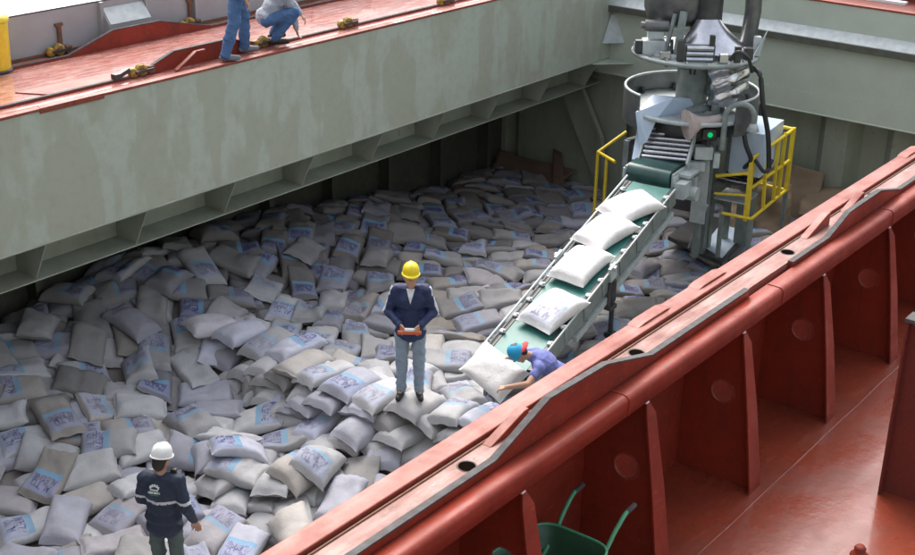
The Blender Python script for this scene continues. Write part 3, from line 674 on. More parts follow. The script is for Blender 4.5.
def text_geo(Px, Py, Pz, N):
    """map strokes to the surface grid, 3 mm proud"""
    vs2, fs2 = [], []
    def S(uv):
        fi = np.interp(uv[0], us, np.arange(NU)); fj = np.interp(uv[1], vs_, np.arange(NV)); i, j = min(int(fi), NU - 2), min(int(fj), NV - 2); a, c_ = fi - i, fj - j
        def g(A): return A[i, j] * (1 - a) * (1 - c_) + A[i + 1, j] * a * (1 - c_) + A[i, j + 1] * (1 - a) * c_ + A[i + 1, j + 1] * a * c_
        return (g(Px) + .004 * g(N[0]), g(Py) + .004 * g(N[1]), g(Pz) + .004 * g(N[2]))
    for a, c_, nn in STROKES:
        k = 3 if np.linalg.norm(c_ - a) > .16 else 2; o = len(vs2)
        for t_ in np.linspace(0, 1, k):
            p = a + (c_ - a) * t_; vs2.append(S(p + nn)); vs2.append(S(p - nn))
        fs2 += [(o + 2 * i, o + 2 * i + 1, o + 2 * i + 3, o + 2 * i + 2) for i in range(k - 1)]
    return vs2, fs2
FT = [(i * NV + j, (i + 1) * NV + j, (i + 1) * NV + j + 1, i * NV + j + 1) for i in range(NU - 1) for j in range(NV - 1)]
def sack_mesh_data(Px, Py, Pt, Pb, tint, printed):
    """closed pillow: upper and lower cloth share their rim"""
    top = np.stack([Px, Py, Pt], -1).reshape(-1, 3); bot = np.stack([Px, Py, Pb], -1).reshape(-1, 3)
    n = NU * NV; rim = np.zeros((NU, NV), bool); rim[0] = rim[-1] = True; rim[:, 0] = rim[:, -1] = True; rim = rim.reshape(-1)
    idx = np.arange(n); idx2 = np.where(rim, idx, 0); inner = np.where(~rim)[0]; idx2[inner] = n + np.arange(len(inner))
    V = np.concatenate([top, bot[inner]]); F = list(FT) + [tuple(int(idx2[q]) for q in f_[::-1]) for f_ in FT]
    UVt = np.stack([(UU + 1) / 2, (VV + 1) / 2], -1).reshape(-1, 2) if printed else np.full((n, 2), -3.)
    UV = np.concatenate([UVt, np.full((len(inner), 2), -3.)]); MI = [0] * len(F); nf = len(F)
    if printed:
        du = np.stack([np.gradient(A, axis=0) for A in (Px, Py, Pt)]); dv = np.stack([np.gradient(A, axis=1) for A in (Px, Py, Pt)])
        N = np.cross(du, dv, axis=0); N /= np.linalg.norm(N, axis=0) + 1e-9
        if N[2].mean() < 0 : N = -N
        tv, tf = text_geo(Px, Py, Pt, N); o = len(V)
        V = np.concatenate([V, np.array(tv)]); UV = np.concatenate([UV, np.full((len(tv), 2), -3.)])
        F += [tuple(q + o for q in f_) for f_ in tf]; MI += [1] * len(tf)
    # lower faces must not carry the print
    LUV = [UV[q] for f_ in F[:len(FT)] for q in f_] + [(-3., -3.)] * sum(len(f_) for f_ in F[len(FT):])
    return V, F, MI, LUV, tint
def mesh_from(datas, name, loc):
    Vs, Fs, MIs, LUVs, TI = [], [], [], [], []; o = 0
    for V, F, MI, LUV, tint in datas:
        Vs.append(V - np.array(loc)); Fs += [tuple(q + o for q in f_) for f_ in F]; MIs += MI; LUVs += list(LUV); TI += [tint if len(tint) == 4 else (*tint, .8)] * len(V); o += len(V)
    me = bpy.data.meshes.new(name); me.from_pydata(np.concatenate(Vs).tolist(), [], Fs)
    me.materials.append(MATS['sack_cloth']); me.materials.append(MATS['print_blue'])
    me.polygons.foreach_set('material_index', MIs); me.polygons.foreach_set('use_smooth', [True] * len(Fs))
    uvl = me.uv_layers.new(name='UVMap'); uvl.data.foreach_set('uv', np.array(LUVs, dtype=np.float32).reshape(-1))
    ca = me.color_attributes.new('tint', 'FLOAT_COLOR', 'POINT'); ca.data.foreach_set('color', np.array(TI, dtype=np.float32).reshape(-1))
    me.update(); return me
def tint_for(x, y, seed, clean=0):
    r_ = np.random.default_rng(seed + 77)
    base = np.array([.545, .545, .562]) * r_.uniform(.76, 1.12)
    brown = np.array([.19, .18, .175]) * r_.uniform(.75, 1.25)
    k = np.clip(sstep(11.0, 14.5, x) * .7 + .45 * sstep(11.5, 14, y) + r_.normal(0, .28), 0, 1) if not clean else 0  # dust plus painted shade: darker to the back and under the deck
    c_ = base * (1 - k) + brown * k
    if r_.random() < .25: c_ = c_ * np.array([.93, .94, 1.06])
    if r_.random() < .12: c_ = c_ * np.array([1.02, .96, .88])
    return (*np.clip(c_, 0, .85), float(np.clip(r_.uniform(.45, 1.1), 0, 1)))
info = []
for s in SACKS:
    Hs = bil(H, s.wx, s.wy); ex = float(((s.top > Hs - .035) & (PROF > .35)).sum() / (PROF > .35).sum())
    zc = float(s.top[NU // 2, NV // 2]); pp = proj((s.x, s.y, zc)); dist = math.dist((s.x, s.y, zc), (0, 0, ZC))
    rl = float(bil(H, np.array([s.x]), np.array([s.y]))[0])
    # hidden below the near coaming: line of sight passes y=YN below its top
    zy = ZC + (zc - ZC) * (YN / s.y); hid = zy < ZT - .0
    inside = -15 < pp[0] < 930 and 100 < pp[1] < 585 and not hid
    s.ex, s.pp, s.zc, s.imp = ex, pp, zc, (ex / dist ** 2 if inside and ex > .22 else 0)
    s.printed = np.random.default_rng(s.seed + 5).random() < .64
order = sorted([s for s in SACKS if s.imp > 0], key=lambda s: -s.imp)
IND = order[:292]; ind_ids = {id(s) for s in IND}
LMK = [((408, 398), 'the man in the yellow helmet'), ((165, 560), 'the man in the white helmet'), ((490, 365), 'the foot of the conveyor'), ((612, 317), "the conveyor's support leg"), ((0, 410), "the photo's left edge at mid height"), ((0, 555), "the photo's bottom left corner"), ((300, 420), 'the stacked step of sacks'), ((720, 250), "the loader's base plate"), ((600, 200), 'the yellow rail left of the loader'), ((450, 200), 'the dark back of the hold'), ((150, 330), 'the shade under the far coaming')]
ORD = ['', 'second ', 'third ', 'fourth ', 'fifth ', 'sixth ', 'seventh ', 'eighth ', 'ninth ', 'tenth ', 'eleventh ', 'twelfth ', 'thirteenth ', 'fourteenth ', 'fifteenth ', 'sixteenth ', 'seventeenth ', 'eighteenth ', 'nineteenth ', 'twentieth ']
groups = {}
for s in IND:
    ds = [math.dist(s.pp, l[0]) for l in LMK]; i = int(np.argmin(ds)); dx_, dy_ = s.pp[0] - LMK[i][0][0], s.pp[1] - LMK[i][0][1]
    dr_ = ('right of' if dx_ > 0 else 'left of') if abs(dx_) > abs(dy_) * 1.3 else ('in front of' if dy_ > 0 else 'behind')
    s.clean = 0
    groups.setdefault((i, dr_, s.printed), []).append((ds[i], s))
for (i, dr_, pr_), lst in groups.items():
    for k, (_, s) in enumerate(sorted(lst, key=lambda t_: t_[0])):  # noqa
        o_ = ORD[k] if k < len(ORD) else 'outermost '
        s.label = f"{'blue-printed' if pr_ else 'plain grey'} sugar sack, {o_}nearest {dr_} {LMK[i][1]}"
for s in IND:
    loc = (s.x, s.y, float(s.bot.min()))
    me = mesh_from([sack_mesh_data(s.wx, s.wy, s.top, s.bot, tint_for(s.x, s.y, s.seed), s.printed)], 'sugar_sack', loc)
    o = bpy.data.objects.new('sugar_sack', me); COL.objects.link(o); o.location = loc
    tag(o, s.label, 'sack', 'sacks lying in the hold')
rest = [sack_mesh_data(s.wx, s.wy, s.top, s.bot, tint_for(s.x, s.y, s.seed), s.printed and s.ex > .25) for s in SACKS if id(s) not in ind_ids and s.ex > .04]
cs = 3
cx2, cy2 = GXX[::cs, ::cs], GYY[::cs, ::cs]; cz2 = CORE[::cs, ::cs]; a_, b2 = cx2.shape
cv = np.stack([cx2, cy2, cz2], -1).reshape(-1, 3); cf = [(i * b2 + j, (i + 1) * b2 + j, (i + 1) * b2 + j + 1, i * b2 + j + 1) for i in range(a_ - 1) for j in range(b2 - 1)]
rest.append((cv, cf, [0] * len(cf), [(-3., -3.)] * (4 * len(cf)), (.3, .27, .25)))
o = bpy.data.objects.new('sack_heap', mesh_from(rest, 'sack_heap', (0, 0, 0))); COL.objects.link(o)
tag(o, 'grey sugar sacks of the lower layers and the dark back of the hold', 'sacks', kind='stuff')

def free_sack(center, U, V, L, W, T, seed, printed, tint, label, sag=0.0, group=None):
    """a sack in any pose: U, V its length and width directions"""
    r_ = np.random.default_rng(seed); X, Y = local_xy(L, W, r_.uniform(0, 6)); U = np.array(U, float); U /= np.linalg.norm(U); V = np.array(V, float); V -= U * (U @ V); V /= np.linalg.norm(V); N = np.cross(U, V)
    zt = T * .5 * PROF + lumps(r_, .010) - sag * UU ** 2; zb = -T * .45 * PROF - sag * UU ** 2 - .005
    P = [center[k] + X * U[k] + Y * V[k] for k in range(3)]
    V0, F, MI, LUV, ti = sack_mesh_data(X, Y, zt, zb, tint, printed)
    Wd = np.array(center) + V0[:, :1] * U + V0[:, 1:2] * V + V0[:, 2:3] * N
    me = mesh_from([(Wd, F, MI, LUV, ti)], 'sugar_sack', center); o = bpy.data.objects.new('sugar_sack', me); COL.objects.link(o); o.location = center
    return tag(o, label, 'sack', group)

# ================================================================== CONVEYOR
A0 = np.array([12.48, 8.62, 1.42]); A1 = np.array([16.95, 9.175, 2.53])
ca_ = A1 - A0; CL = np.linalg.norm(ca_); ca_ /= CL
cl_ = np.array([-ca_[1], ca_[0], 0]); cl_ /= np.linalg.norm(cl_); cn_ = np.cross(ca_, cl_)
def CP(s, l, n): return A0 + ca_ * s + cl_ * l + cn_ * n
cv_ = thing('belt_conveyor', 'inclined green belt conveyor carrying white sacks down from the loader', 'conveyor', tuple(A0 - [0, 0, .4]))
def f(m):
    pr = [(s, 0) for s in np.linspace(0, CL, 14)]
    r = .085
    pr += [(CL + r * math.sin(a), -r + r * math.cos(a)) for a in np.linspace(.3, math.pi, 7)]
    pr += [(s, -2 * r) for s in np.linspace(CL, 0, 10)] + [(-r * math.sin(a), -r - r * math.cos(a)) for a in np.linspace(.3, math.pi - .3, 7)]
    n = len(pr); ls = [-.31, -.2, 0, .2, .31]; dz = [.012, 0, 0, 0, .012]
    vs = [CP(s, l, z + d) for s, z in pr for l, d in zip(ls, dz)]
    m.add(vs, [(i * 5 + j, ((i + 1) % n) * 5 + j, ((i + 1) % n) * 5 + j + 1, i * 5 + j + 1) for i in range(n) for j in range(4)], 0, True)
belt = part('belt', 'belt_green', cv_, f)
for s in np.arange(.35, CL, .62):
    part('belt_stripe', 'black_rubber', belt, lambda m: m.obox(CP(s, 0, .004), (ca_, cl_, cn_), (.006, .30, .003))) if False else None
for sg in (-1, 1):
    part('side_frame', 'machine_green', cv_, lambda m: m.obox(CP(CL / 2 - .03, sg * .385, -.10), (ca_, cl_, cn_), (CL / 2 + .03, .012, .125)).obox(CP(CL / 2 - .03, sg * .36, -.215), (ca_, cl_, cn_), (CL / 2 + .03, .03, .008)))
    part('skirt_strip', 'black_rubber', cv_, lambda m: m.obox(CP(CL / 2, sg * .345, .012), (ca_, cl_, cn_), (CL / 2, .026, .006)))
part('guide_rail', 'machine_pale', cv_, lambda m: m.tube([CP(s, .41, .075) for s in np.linspace(-.05, CL + .05, 8)], .017, 8))
part('guide_rail', 'machine_pale', cv_, lambda m: m.tube([CP(s, -.405, .055) for s in np.linspace(-.05, CL * .99, 8)], .014, 8))
idl = None
for sg in (-1, 1):
    for k in range(12):
        s = .18 + k * .38
        if idl is None: idl = part('idler_bracket', 'white_cap', cv_, lambda m: m.obox(CP(s, sg * .352, .035), (ca_, cl_, cn_), (.03, .03, .018)).obox(CP(s, sg * .385, .045), (ca_, cl_, cn_), (.012, .02, .03)), .006); s0, l0 = s, sg
        else: link_copy(idl, cv_, tuple(ca_ * (s - s0) + cl_ * (.352 * (sg - l0))))
rib0 = None
for k in range(8):
    s = .3 + k * .58
    part('panel_rib', 'machine_green', cv_, lambda m: m.obox(CP(s, -.402, -.10), (ca_, cl_, cn_), (.012, .006, .12)))
part('lower_beam', 'machine_pale', cv_, lambda m: m.obox(CP(CL * .62, -.37, -.36), (ca_, cl_, cn_), (CL * .36, .03, .045)).obox(CP(CL * .62, .37, -.36), (ca_, cl_, cn_), (CL * .36, .03, .045)))
for s in (1.3, 2.2, 3.1, 4.0):
    part('cross_tie', 'machine_green', cv_, lambda m: m.bar(CP(s, -.37, -.22), CP(s + .3, -.37, -.33), .03, .04).bar(CP(s, .37, -.22), CP(s + .3, .37, -.33), .03, .04))
for sg in (-1, 1):
    lg = CP(2.35, sg * .42, -.12); gz = ground(lg[0] + .02, lg[1])
    lo = part('leg', 'dark_metal', cv_, lambda m: m.tube([lg, (lg[0] + .01, lg[1], lg[2] - .3)], .05, 10).tube([(lg[0] + .01, lg[1], lg[2] - .3), (lg[0] + .02, lg[1], gz + .05)], .035, 10).tube([(lg[0] - .09, lg[1], lg[2] - .02), (lg[0] - .09, lg[1], lg[2] - .38)], .035, 8).box(lg[0] - .12, lg[0] + .06, lg[1] - .05, lg[1] + .05, lg[2] - .42, lg[2] - .36))
    part('foot', 'black_rubber', lo, lambda m: m.box(lg[0] - .06, lg[0] + .10, lg[1] - .06, lg[1] + .06, gz - .03, gz + .05), .01)
    part('mount', 'machine_pale', cv_, lambda m: m.obox(CP(2.35, sg * .415, .01), (ca_, cl_, cn_), (.10, .02, .11)).obox(CP(2.35, sg * .44, .08), (ca_, cl_, cn_), (.03, .03, .03)))
part('tail_roller', 'dark_metal', cv_, lambda m: m.tube([CP(0, -.40, -.085), CP(0, .40, -.085)], .055, 12))
gz = ground(A0[0], A0[1])
for sg in (-1, 1): part('tail_leg', 'machine_green', cv_, lambda m: m.bar(CP(.12, sg * .36, -.2), (CP(.12, sg * .36, -.2)[0], CP(.12, sg * .36, -.2)[1], gz - .04), .05, .05, (1, 0, 0)))
# sacks riding on the belt
WHITE = (.84, .82, .81)
def belt_pos(px, py, lift):
    v = ray(px, py); o_ = np.array([0, 0, ZC]); p0 = CP(0, 0, lift); t_ = ((p0 - o_) @ cn_) / (v @ cn_); return o_ + v * t_
for (px, py, ang, pr_, lab, sd_) in [(631, 206, .55, False, 'white sugar sack highest on the green conveyor belt', 41), (605, 231, .30, False, 'white sugar sack second from the top on the conveyor belt', 52), (581, 264, .10, False, 'white sugar sack third from the top on the belt, hanging over its edge', 63), (553, 309, .22 + math.pi, True, 'white sugar sack with blue print, lowest full sack on the belt', 74)]:
    p = belt_pos(px, py, .12)
    U = ca_ * math.cos(ang) - cl_ * math.sin(ang); V = ca_ * math.sin(ang) + cl_ * math.cos(ang)
    free_sack(tuple(p), U, V, .86, .60, .25, sd_, pr_, WHITE, lab, .035, 'white sacks on the conveyor')
p = at_z(493, 371, 1.70)
free_sack(tuple(p), -cl_ * .92 + np.array([-.25, 0, -.22]), ca_ * .9 + np.array([0, -.1, .45]), .76, .52, .24, 85, False, WHITE, 'white sugar sack held by the worker in the blue and red cap', .02, 'white sacks on the conveyor')

# ================================================================== LOADER
MC = np.array([18.62, 9.50]); ah = np.array([.992, .123, 0]); lh = np.array([-.123, .992, 0]); zz = np.array([0, 0, 1.])
rr_ = np.array([.603, -.798, 0]); ff_ = np.array([.798, .603, 0])   # across and along the line of sight
def LP(a, l, z): return np.array([MC[0], MC[1], 0]) + ah * a + lh * l + zz * z
def Q(px, py, x): return at_x(px, py, x)
gb = 1.02
ld = thing('sack_loader', 'grey spiral sack loading machine with round tray and yellow guard rails', 'loader', (MC[0], MC[1], gb))
def ring(m, a0, a1, zc, r0, h, th, n=48):
    m.lathe([(r0, 0), (r0, h), (r0 + th, h), (r0 + th, 0), (r0, 0)], (MC[0], MC[1], zc), (0, 0, 1), n, a0, a1, smooth=False)
ZR = 3.36
tray = part('tray', 'machine_pale', ld, lambda m: m.lathe([(0, .0), (.95, .0), (1.03, .03), (1.03, -.04), (0, -.06)], (MC[0], MC[1], ZR), n=48))
# rim open on the discharge side (towards the conveyor)
e1 = math.atan2
def rim_pts(a0, a1, n=44): return [(MC[0] + 1.045 * math.cos(a), MC[1] + 1.045 * math.sin(a)) for a in np.linspace(a0, a1, n)]
def f(m):
    P_ = rim_pts(math.radians(-112), math.radians(160)); n = len(P_)
    vs = []
    for i, (x, y) in enumerate(P_):
        h = .30; dxy = np.array([x - MC[0], y - MC[1]]) / 1.045
        for (rad, z) in ((0, -.22), (0, h), (.022, h + .0), (.022, -.22)): vs.append((x + dxy[0] * rad, y + dxy[1] * rad, ZR + z))
    m.add(vs, [(i * 4 + j, (i + 1) * 4 + j, (i + 1) * 4 + (j + 1) % 4, i * 4 + (j + 1) % 4) for i in range(n - 1) for j in range(4)] + [(0, 1, 2, 3), tuple((n - 1) * 4 + j for j in (3, 2, 1, 0))], 0, False)
part('rim', 'rim_grey', tray, f)
def f(m):
    m.tube([(x * 1.0, y * 1.0, ZR + .31) for x, y in rim_pts(math.radians(-112), math.radians(160))], .022, 8)
part('rim_edge', 'machine_pale', tray, f)
part('drive_ring', 'dark_metal', ld, lambda m: m.lathe([(.0, 0), (.72, 0), (.75, -.05), (.75, -.28), (.6, -.34), (0, -.34)], (MC[0], MC[1], ZR - .065), n=36))
part('column', 'machine_green', ld, lambda m: m.lathe([(.25, 0), (.25, .74), (.29, .75), (.29, .82), (0, .82)], (MC[0], MC[1], ZR + .005), n=28))
part('column_base', 'machine_green', ld, lambda m: m.lathe([(.38, 0), (.38, .06), (.27, .10), (.25, .10)], (MC[0], MC[1], ZR + .004), n=28))
ZU = 4.2
part('upper_plate', 'machine_green', ld, lambda m: m.lathe([(0, 0), (.98, 0), (1.0, .03), (.98, .06), (0, .06)], (MC[0], MC[1], ZU), n=40))
# dark spiral duct coming down from above
def W_(r, fo, z): return np.array([MC[0], MC[1], 0]) + rr_ * r + ff_ * fo + zz * z
part('down_duct', 'dark_metal', ld, lambda m: m.tube([W_(.12, -.05, z) for z in (ZU + .06, 4.4, 4.9, 5.5, 6.4)], [.24, .24, .235, .235, .235], 24))
part('chute_drum', 'grey_duct', ld, lambda m: m.lathe([(.49, 1.4), (.49, .42), (.475, .26), (.42, .12), (.33, .03), (.2, -.03), (.12, -.05)], W_(-.36, .12, 4.62), (.12, .05, 1), 36))
part('drum_band', 'machine_green', ld, lambda m: m.lathe([(.495, .60), (.505, .60), (.505, .68), (.495, .68)], W_(-.36, .12, 4.62), (.12, .05, 1), 36))
part('strut', 'machine_green', ld, lambda m: m.bar(W_(-.36, -.45, ZU + .06), W_(-.30, -.42, 4.95), .10, .06, (1, 0, 0)))
part('strut', 'machine_green', ld, lambda m: m.bar(W_(-.52, -.35, ZU + .10), W_(-.42, -.36, 4.9), .05, .05, (1, 0, 0)))
part('side_duct', 'grey_duct', ld, lambda m: m.tube([W_(.78, .0, ZU + .1), W_(.80, .0, 4.4), W_(.84, .02, 4.9), W_(.80, .02, 5.6), W_(.72, 0, 6.2)], [.10, .12, .13, .13, .13], 14))
part('gear_box', 'machine_pale', ld, lambda m: m.obox(W_(-.70, -.25, ZU + .17), (rr_, ff_, zz), (.17, .13, .11)).obox(W_(-.68, -.25, ZU + .36), (rr_, ff_, zz), (.12, .09, .06)), .015)
part('motor', 'grey_duct', ld, lambda m: m.tube([W_(-.86, -.30, ZU + .50), W_(-.50, -.30, ZU + .50)], .09, 14).tube([W_(-.92, -.30, ZU + .50), W_(-.86, -.30, ZU + .50)], .06, 12))
part('fan_plate', 'machine_pale', ld, lambda m: m.prism([(0, 0), (1, 0), (1, 1)], 2, 0, .01) if False else m.hexa([W_(-1.0, -.1, ZU + .062), W_(-.45, -.62, ZU + .062), W_(-.3, -.5, ZU + .062), W_(-.6, .1, ZU + .062), W_(-.98, -.1, ZU + .20), W_(-.45, -.58, ZU + .09), W_(-.32, -.5, ZU + .09), W_(-.6, .1, ZU + .3)]))
cyl0 = None
for k in range(3):
    part('cylinder', 'stainless', ld, lambda m: m.tube([W_(-.26, -.74, ZU + .10 + .085 * k), W_(.14, -.74, ZU + .10 + .085 * k)], .04, 14))
part('cylinder_bracket', 'machine_green', ld, lambda m: m.obox(W_(-.06, -.66, ZU + .18), (rr_, ff_, zz), (.24, .03, .13)))
def f(m):   # spiral metal skirt on the right: half cone of sheet
    n, k = 20, 8; vs = []
    for i in range(n):
        t_ = i / (n - 1); a = math.radians(-150 + 190 * t_)
        for j in range(k):
            q = j / (k - 1); r = .16 + (.50 - .1 * t_) * q * (1 + .06 * math.sin(9 * t_)); z = ZU + .07 + (.72 - .62 * q) * (1 - .55 * t_)
            vs.append(W_(.22 + r * math.cos(a), -.05 + r * math.sin(a), z))
    m.add(vs, [(i * k + j, (i + 1) * k + j, (i + 1) * k + j + 1, i * k + j + 1) for i in range(n - 1) for j in range(k - 1)], 0, True)
part('cone_skirt', 'stainless', ld, f)
def f(m):   # crumpled foil sleeve
    n, k = 60, 26; vs = []; r_ = np.random.default_rng(3)
    for j in range(k):
        q = j / (k - 1)
        for i in range(n):
            a = 2 * math.pi * i / n; rad = .33 - .09 * q + .05 * abs(math.sin(1.5 * a + 9 * q)) + .014 * math.sin(6 * a - 5 * q)
            vs.append(W_(.50 + rad * math.cos(a), -.22 + rad * .8 * math.sin(a), ZU - .005 - .72 * q))
    m.add(vs, [(j * n + i, j * n + (i + 1) % n, (j + 1) * n + (i + 1) % n, (j + 1) * n + i) for j in range(k - 1) for i in range(n)], 0, True)
part('foil_sleeve', 'foil', ld, f)
part('corner_plate', 'machine_pale', ld, lambda m: m.add([W_(.80, -.5, ZU + .09), W_(1.05, -.2, ZU + .45), W_(1.0, -.1, ZU + .10), W_(.80, -.48, ZU + .10), W_(1.05, -.18, ZU + .46), W_(1.0, -.08, ZU + .11)], [(0, 1, 2), (5, 4, 3), (0, 3, 4, 1), (1, 4, 5, 2), (2, 5, 3, 0)]))
part('hoop', 'machine_green', ld, lambda m: m.tube([W_(.38, -.95, 2.95), W_(.38, -.95, ZR + .12)] + [W_(.60 - .22 * math.cos(a), -.95, ZR + .12 + .2 * math.sin(a)) for a in np.linspace(.2, math.pi, 9)] + [W_(.82, -.95, ZR + .0)], .045, 10))
part('hoop_cone', 'machine_pale', ld, lambda m: m.lathe([(.03, .14), (.06, .1), (.10, 0), (.04, -.02)], W_(.82, -.95, ZR - .10), n=14))
# discharge: deflector, cloth cone, roller table, feeder belt
part('deflector', 'pale_blue', ld, lambda m: m.add([LP(-.72, .02, ZR + .30), LP(-.05, -.12, ZR + .16), LP(-.60, .42, ZR + .26), LP(-.98, .52, ZR + .05), LP(-1.12, .36, ZR - .42), LP(-.98, .30, ZR - .40), LP(-.86, .20, ZR - .02), LP(-.05, -.20, ZR + .01)], [(0, 1, 7, 6), (0, 2, 1), (0, 3, 2), (3, 0, 6, 5, 4)]))
part('cloth_funnel', 'cloth_pink', ld, lambda m: m.lathe([(.25, 0), (.19, .08), (.10, .20), (.075, .34), (.07, .55)], W_(-.20, -.98, ZR - .02), rr_ * .95 + zz * .12 + ff_ * .25, 20).lathe([(0, .02), (.24, .005)], W_(-.20, -.98, ZR - .02), rr_ * .95 + zz * .12 + ff_ * .25, 20))
T0 = Q(664, 158, 17.62); T1 = Q(672, 130, 17.98)
tdir = T1 - T0; tdir[1] = T0[1] * 0 + tdir[1]; TL = np.linalg.norm(tdir); tdir /= TL
tl_ = lh - tdir * (lh @ tdir); tl_ /= np.linalg.norm(tl_)
for k in range(7):
    c_ = T0 + tdir * TL * k / 6
    part('roller', 'stainless', ld, lambda m: m.tube([c_ - tl_ * .36, c_ + tl_ * .36], .034, 12))
for sg in (-1, 1):
    part('roller_frame', 'machine_pale', ld, lambda m: m.bar(T0 + tl_ * sg * .39 - tdir * .1, T1 + tl_ * sg * .39 + tdir * .1, .03, .14))
part('pale_sheet', 'pale_blue', ld, lambda m: m.bar(T0 + tl_ * .45 - tdir * .08, T1 + tl_ * .52 + tdir * .05, .10, .02))
D0 = Q(651, 176, 17.25); fz = D0[2]
def f(m):
    r = .17; pr = [(r * math.sin(a) * -1, r * math.cos(a)) for a in np.linspace(0, math.pi, 12)]
    pr = [(.55, r)] + pr + [(.55, -r)]
    vs = [np.array(D0) + ah * p + lh * l + zz * q for p, q in pr for l in (-.35, .35)]
    m.add(vs, [(2 * i, 2 * i + 2, 2 * i + 3, 2 * i + 1) for i in range(len(pr) - 1)], 0, True)
    for l in (-.35, .35): m.add([np.array(D0) + ah * p + lh * l + zz * q for p, q in pr], [tuple(range(len(pr)))])
part('feeder_belt', 'belt_dark', ld, f)
for sg in (-1, 1): part('feeder_side', 'machine_pale', ld, lambda m: m.obox(np.array(D0) + ah * .27 + lh * sg * .385 - zz * .03, (ah, lh, zz), (.36, .018, .15)).obox(np.array(D0) + ah * -.02 + lh * sg * .41, (ah, lh, zz), (.08, .02, .08)))
part('feeder_motor', 'machine_pale', ld, lambda m: m.tube([np.array(D0) + ah * .2 - lh * .42 - zz * .22, np.array(D0) + ah * .2 - lh * .70 - zz * .22], .11, 14).obox(np.array(D0) + ah * .02 - lh * .52 - zz * .12, (ah, lh, zz), (.14, .08, .12)).obox(np.array(D0) + ah * .3 - lh * .50 + zz * .06, (ah, lh, zz), (.2, .1, .02)))
bt0 = None
for k in range(18):
    a = 2 * math.pi * k / 18; p = np.array([MC[0] + .92 * math.cos(a), MC[1] + .92 * math.sin(a), ZU + .06])
    if bt0 is None: bt0 = part('bolt', 'stainless', ld, lambda m: m.lathe([(0, .03), (.022, .03), (.026, 0)], p, n=6, smooth=False)); p00 = p
    else: link_copy(bt0, ld, tuple(p - p00))
for k, (r0, f0, w0, d0, h0, mt) in enumerate([(-.92, -.25, .06, .05, .10, 'dark_metal'), (-.35, -.72, .05, .05, .16, 'dark_metal'), (.30, -.78, .07, .05, .07, 'stainless'), (.52, -.70, .05, .04, .12, 'dark_metal'), (.72, -.50, .07, .06, .09, 'dark_metal'), (.90, -.25, .05, .06, .15, 'machine_pale'), (-.56, -.60, .08, .05, .06, 'stainless'), (.12, -.70, .04, .04, .2, 'dark_metal')]):
    part('fitting', mt, ld, lambda m: m.obox(W_(r0, f0, ZU + .065 + h0), (rr_, ff_, zz), (w0, d0, h0)), .01)
for a in (-150, -60, 20, 110, 200):
    q = math.radians(a); part('hanger', 'dark_metal', ld, lambda m: m.bar((MC[0] + .62 * math.cos(q), MC[1] + .62 * math.sin(q), ZU), (MC[0] + .34 * math.cos(q), MC[1] + .34 * math.sin(q), ZU - .22), .03, .05))
for k in range(7):
    a = math.radians(-100 + 36 * k); part('rim_lug', 'dark_metal', tray, lambda m: m.obox((MC[0] + 1.0 * math.cos(a), MC[1] + 1.0 * math.sin(a), ZR + .06), ((math.cos(a), math.sin(a), 0), (-math.sin(a), math.cos(a), 0), zz), (.03, .025, .05)))
# frame posts, legs
for (px, py0, py1, x) in ((709, 112, 232, 18.3), (722, 96, 222, 18.75), (628, 140, 205, 18.1), (737, 118, 200, 19.3), (716, 105, 228, 18.5)):
    a = Q(px, py0, x); b_ = Q(px - 1, py1, x); zb = min(b_[2], 1.3)
    part('post', 'machine_green', ld, lambda m: m.box(a[0] - .05, a[0] + .05, a[1] - .05, a[1] + .05, gb, a[2]), .006)
part('cross_beam', 'machine_green', ld, lambda m: m.bar(Q(628, 142, 18.1), Q(650, 136, 18.9), .10, .10).bar(LP(-.35, -.75, 3.0), LP(-.35, .75, 3.0), .10, .12))
part('inner_box', 'dark_metal', ld, lambda m: m.obox(LP(.1, .05, 2.35), (ah, lh, zz), (.42, .45, .62)))
part('side_panel', 'machine_pale', ld, lambda m: m.obox(Q(700, 190, 18.15), (ah, lh, zz), (.02, .12, .55)).obox(Q(690, 180, 18.05), (ah, lh, zz), (.10, .12, .09)))
part('brace', 'machine_pale', ld, lambda m: m.bar(Q(706, 205, 18.2), np.array([*Q(690, 246, 18.55)[:2], gb + .02]), .07, .03))
part('valve_block', 'machine_pale', ld, lambda m: m.obox(Q(703, 152, 18.1), (rr_, ff_, zz), (.14, .10, .10)).obox(Q(716, 160, 18.2), (rr_, ff_, zz), (.05, .06, .12)).obox(Q(694, 166, 17.95), (rr_, ff_, zz), (.16, .08, .07)), .01)
gl = Q(709, 134, 18.1)
lmp = part('lamp_box', 'dark_metal', ld, lambda m: m.obox(gl, (rr_, ff_, zz), (.10, .05, .08)).tube([gl - zz * .08, gl - zz * .3], .03, 8))
part('green_lamp', 'lamp_green', lmp, lambda m: m.lathe([(0, .03), (.03, .025), (.042, 0), (.042, -.02)], gl - ff_ * .06 + rr_ * .01, -ff_, 14))
# pale control cabinet and operator step
cb = Q(757, 140, 19.25)
cab = part('cabinet', 'pale_blue', ld, lambda m: m.obox((cb[0], cb[1], cb[2] - .10), (ah, lh, zz), (.50, .26, .36)), .012)
part('cabinet_leg', 'machine_green', ld, lambda m: m.obox((cb[0] + .1, cb[1] + .1, (cb[2] - .45 + gb) / 2), (ah, lh, zz), (.12, .12, (cb[2] - .45 - gb) / 2)))
part('cabinet_film', 'foil', cab, lambda m: m.obox((cb[0] - .46, cb[1] + .15, cb[2] - .1), (ah, lh, zz), (.05, .12, .34)))
S0 = Q(735, 182, 18.75)
stp = part('step', 'worn_steel', ld, lambda m: m.obox(Q(738, 180, 18.9), (ah, lh, zz), (.28, .28, .012)))
for k in range(4): part('grate_bar', 'stainless', stp, lambda m: m.obox(Q(738, 178, 18.9) + ah * (-.2 + .13 * k), (ah, lh, zz), (.02, .27, .02)))
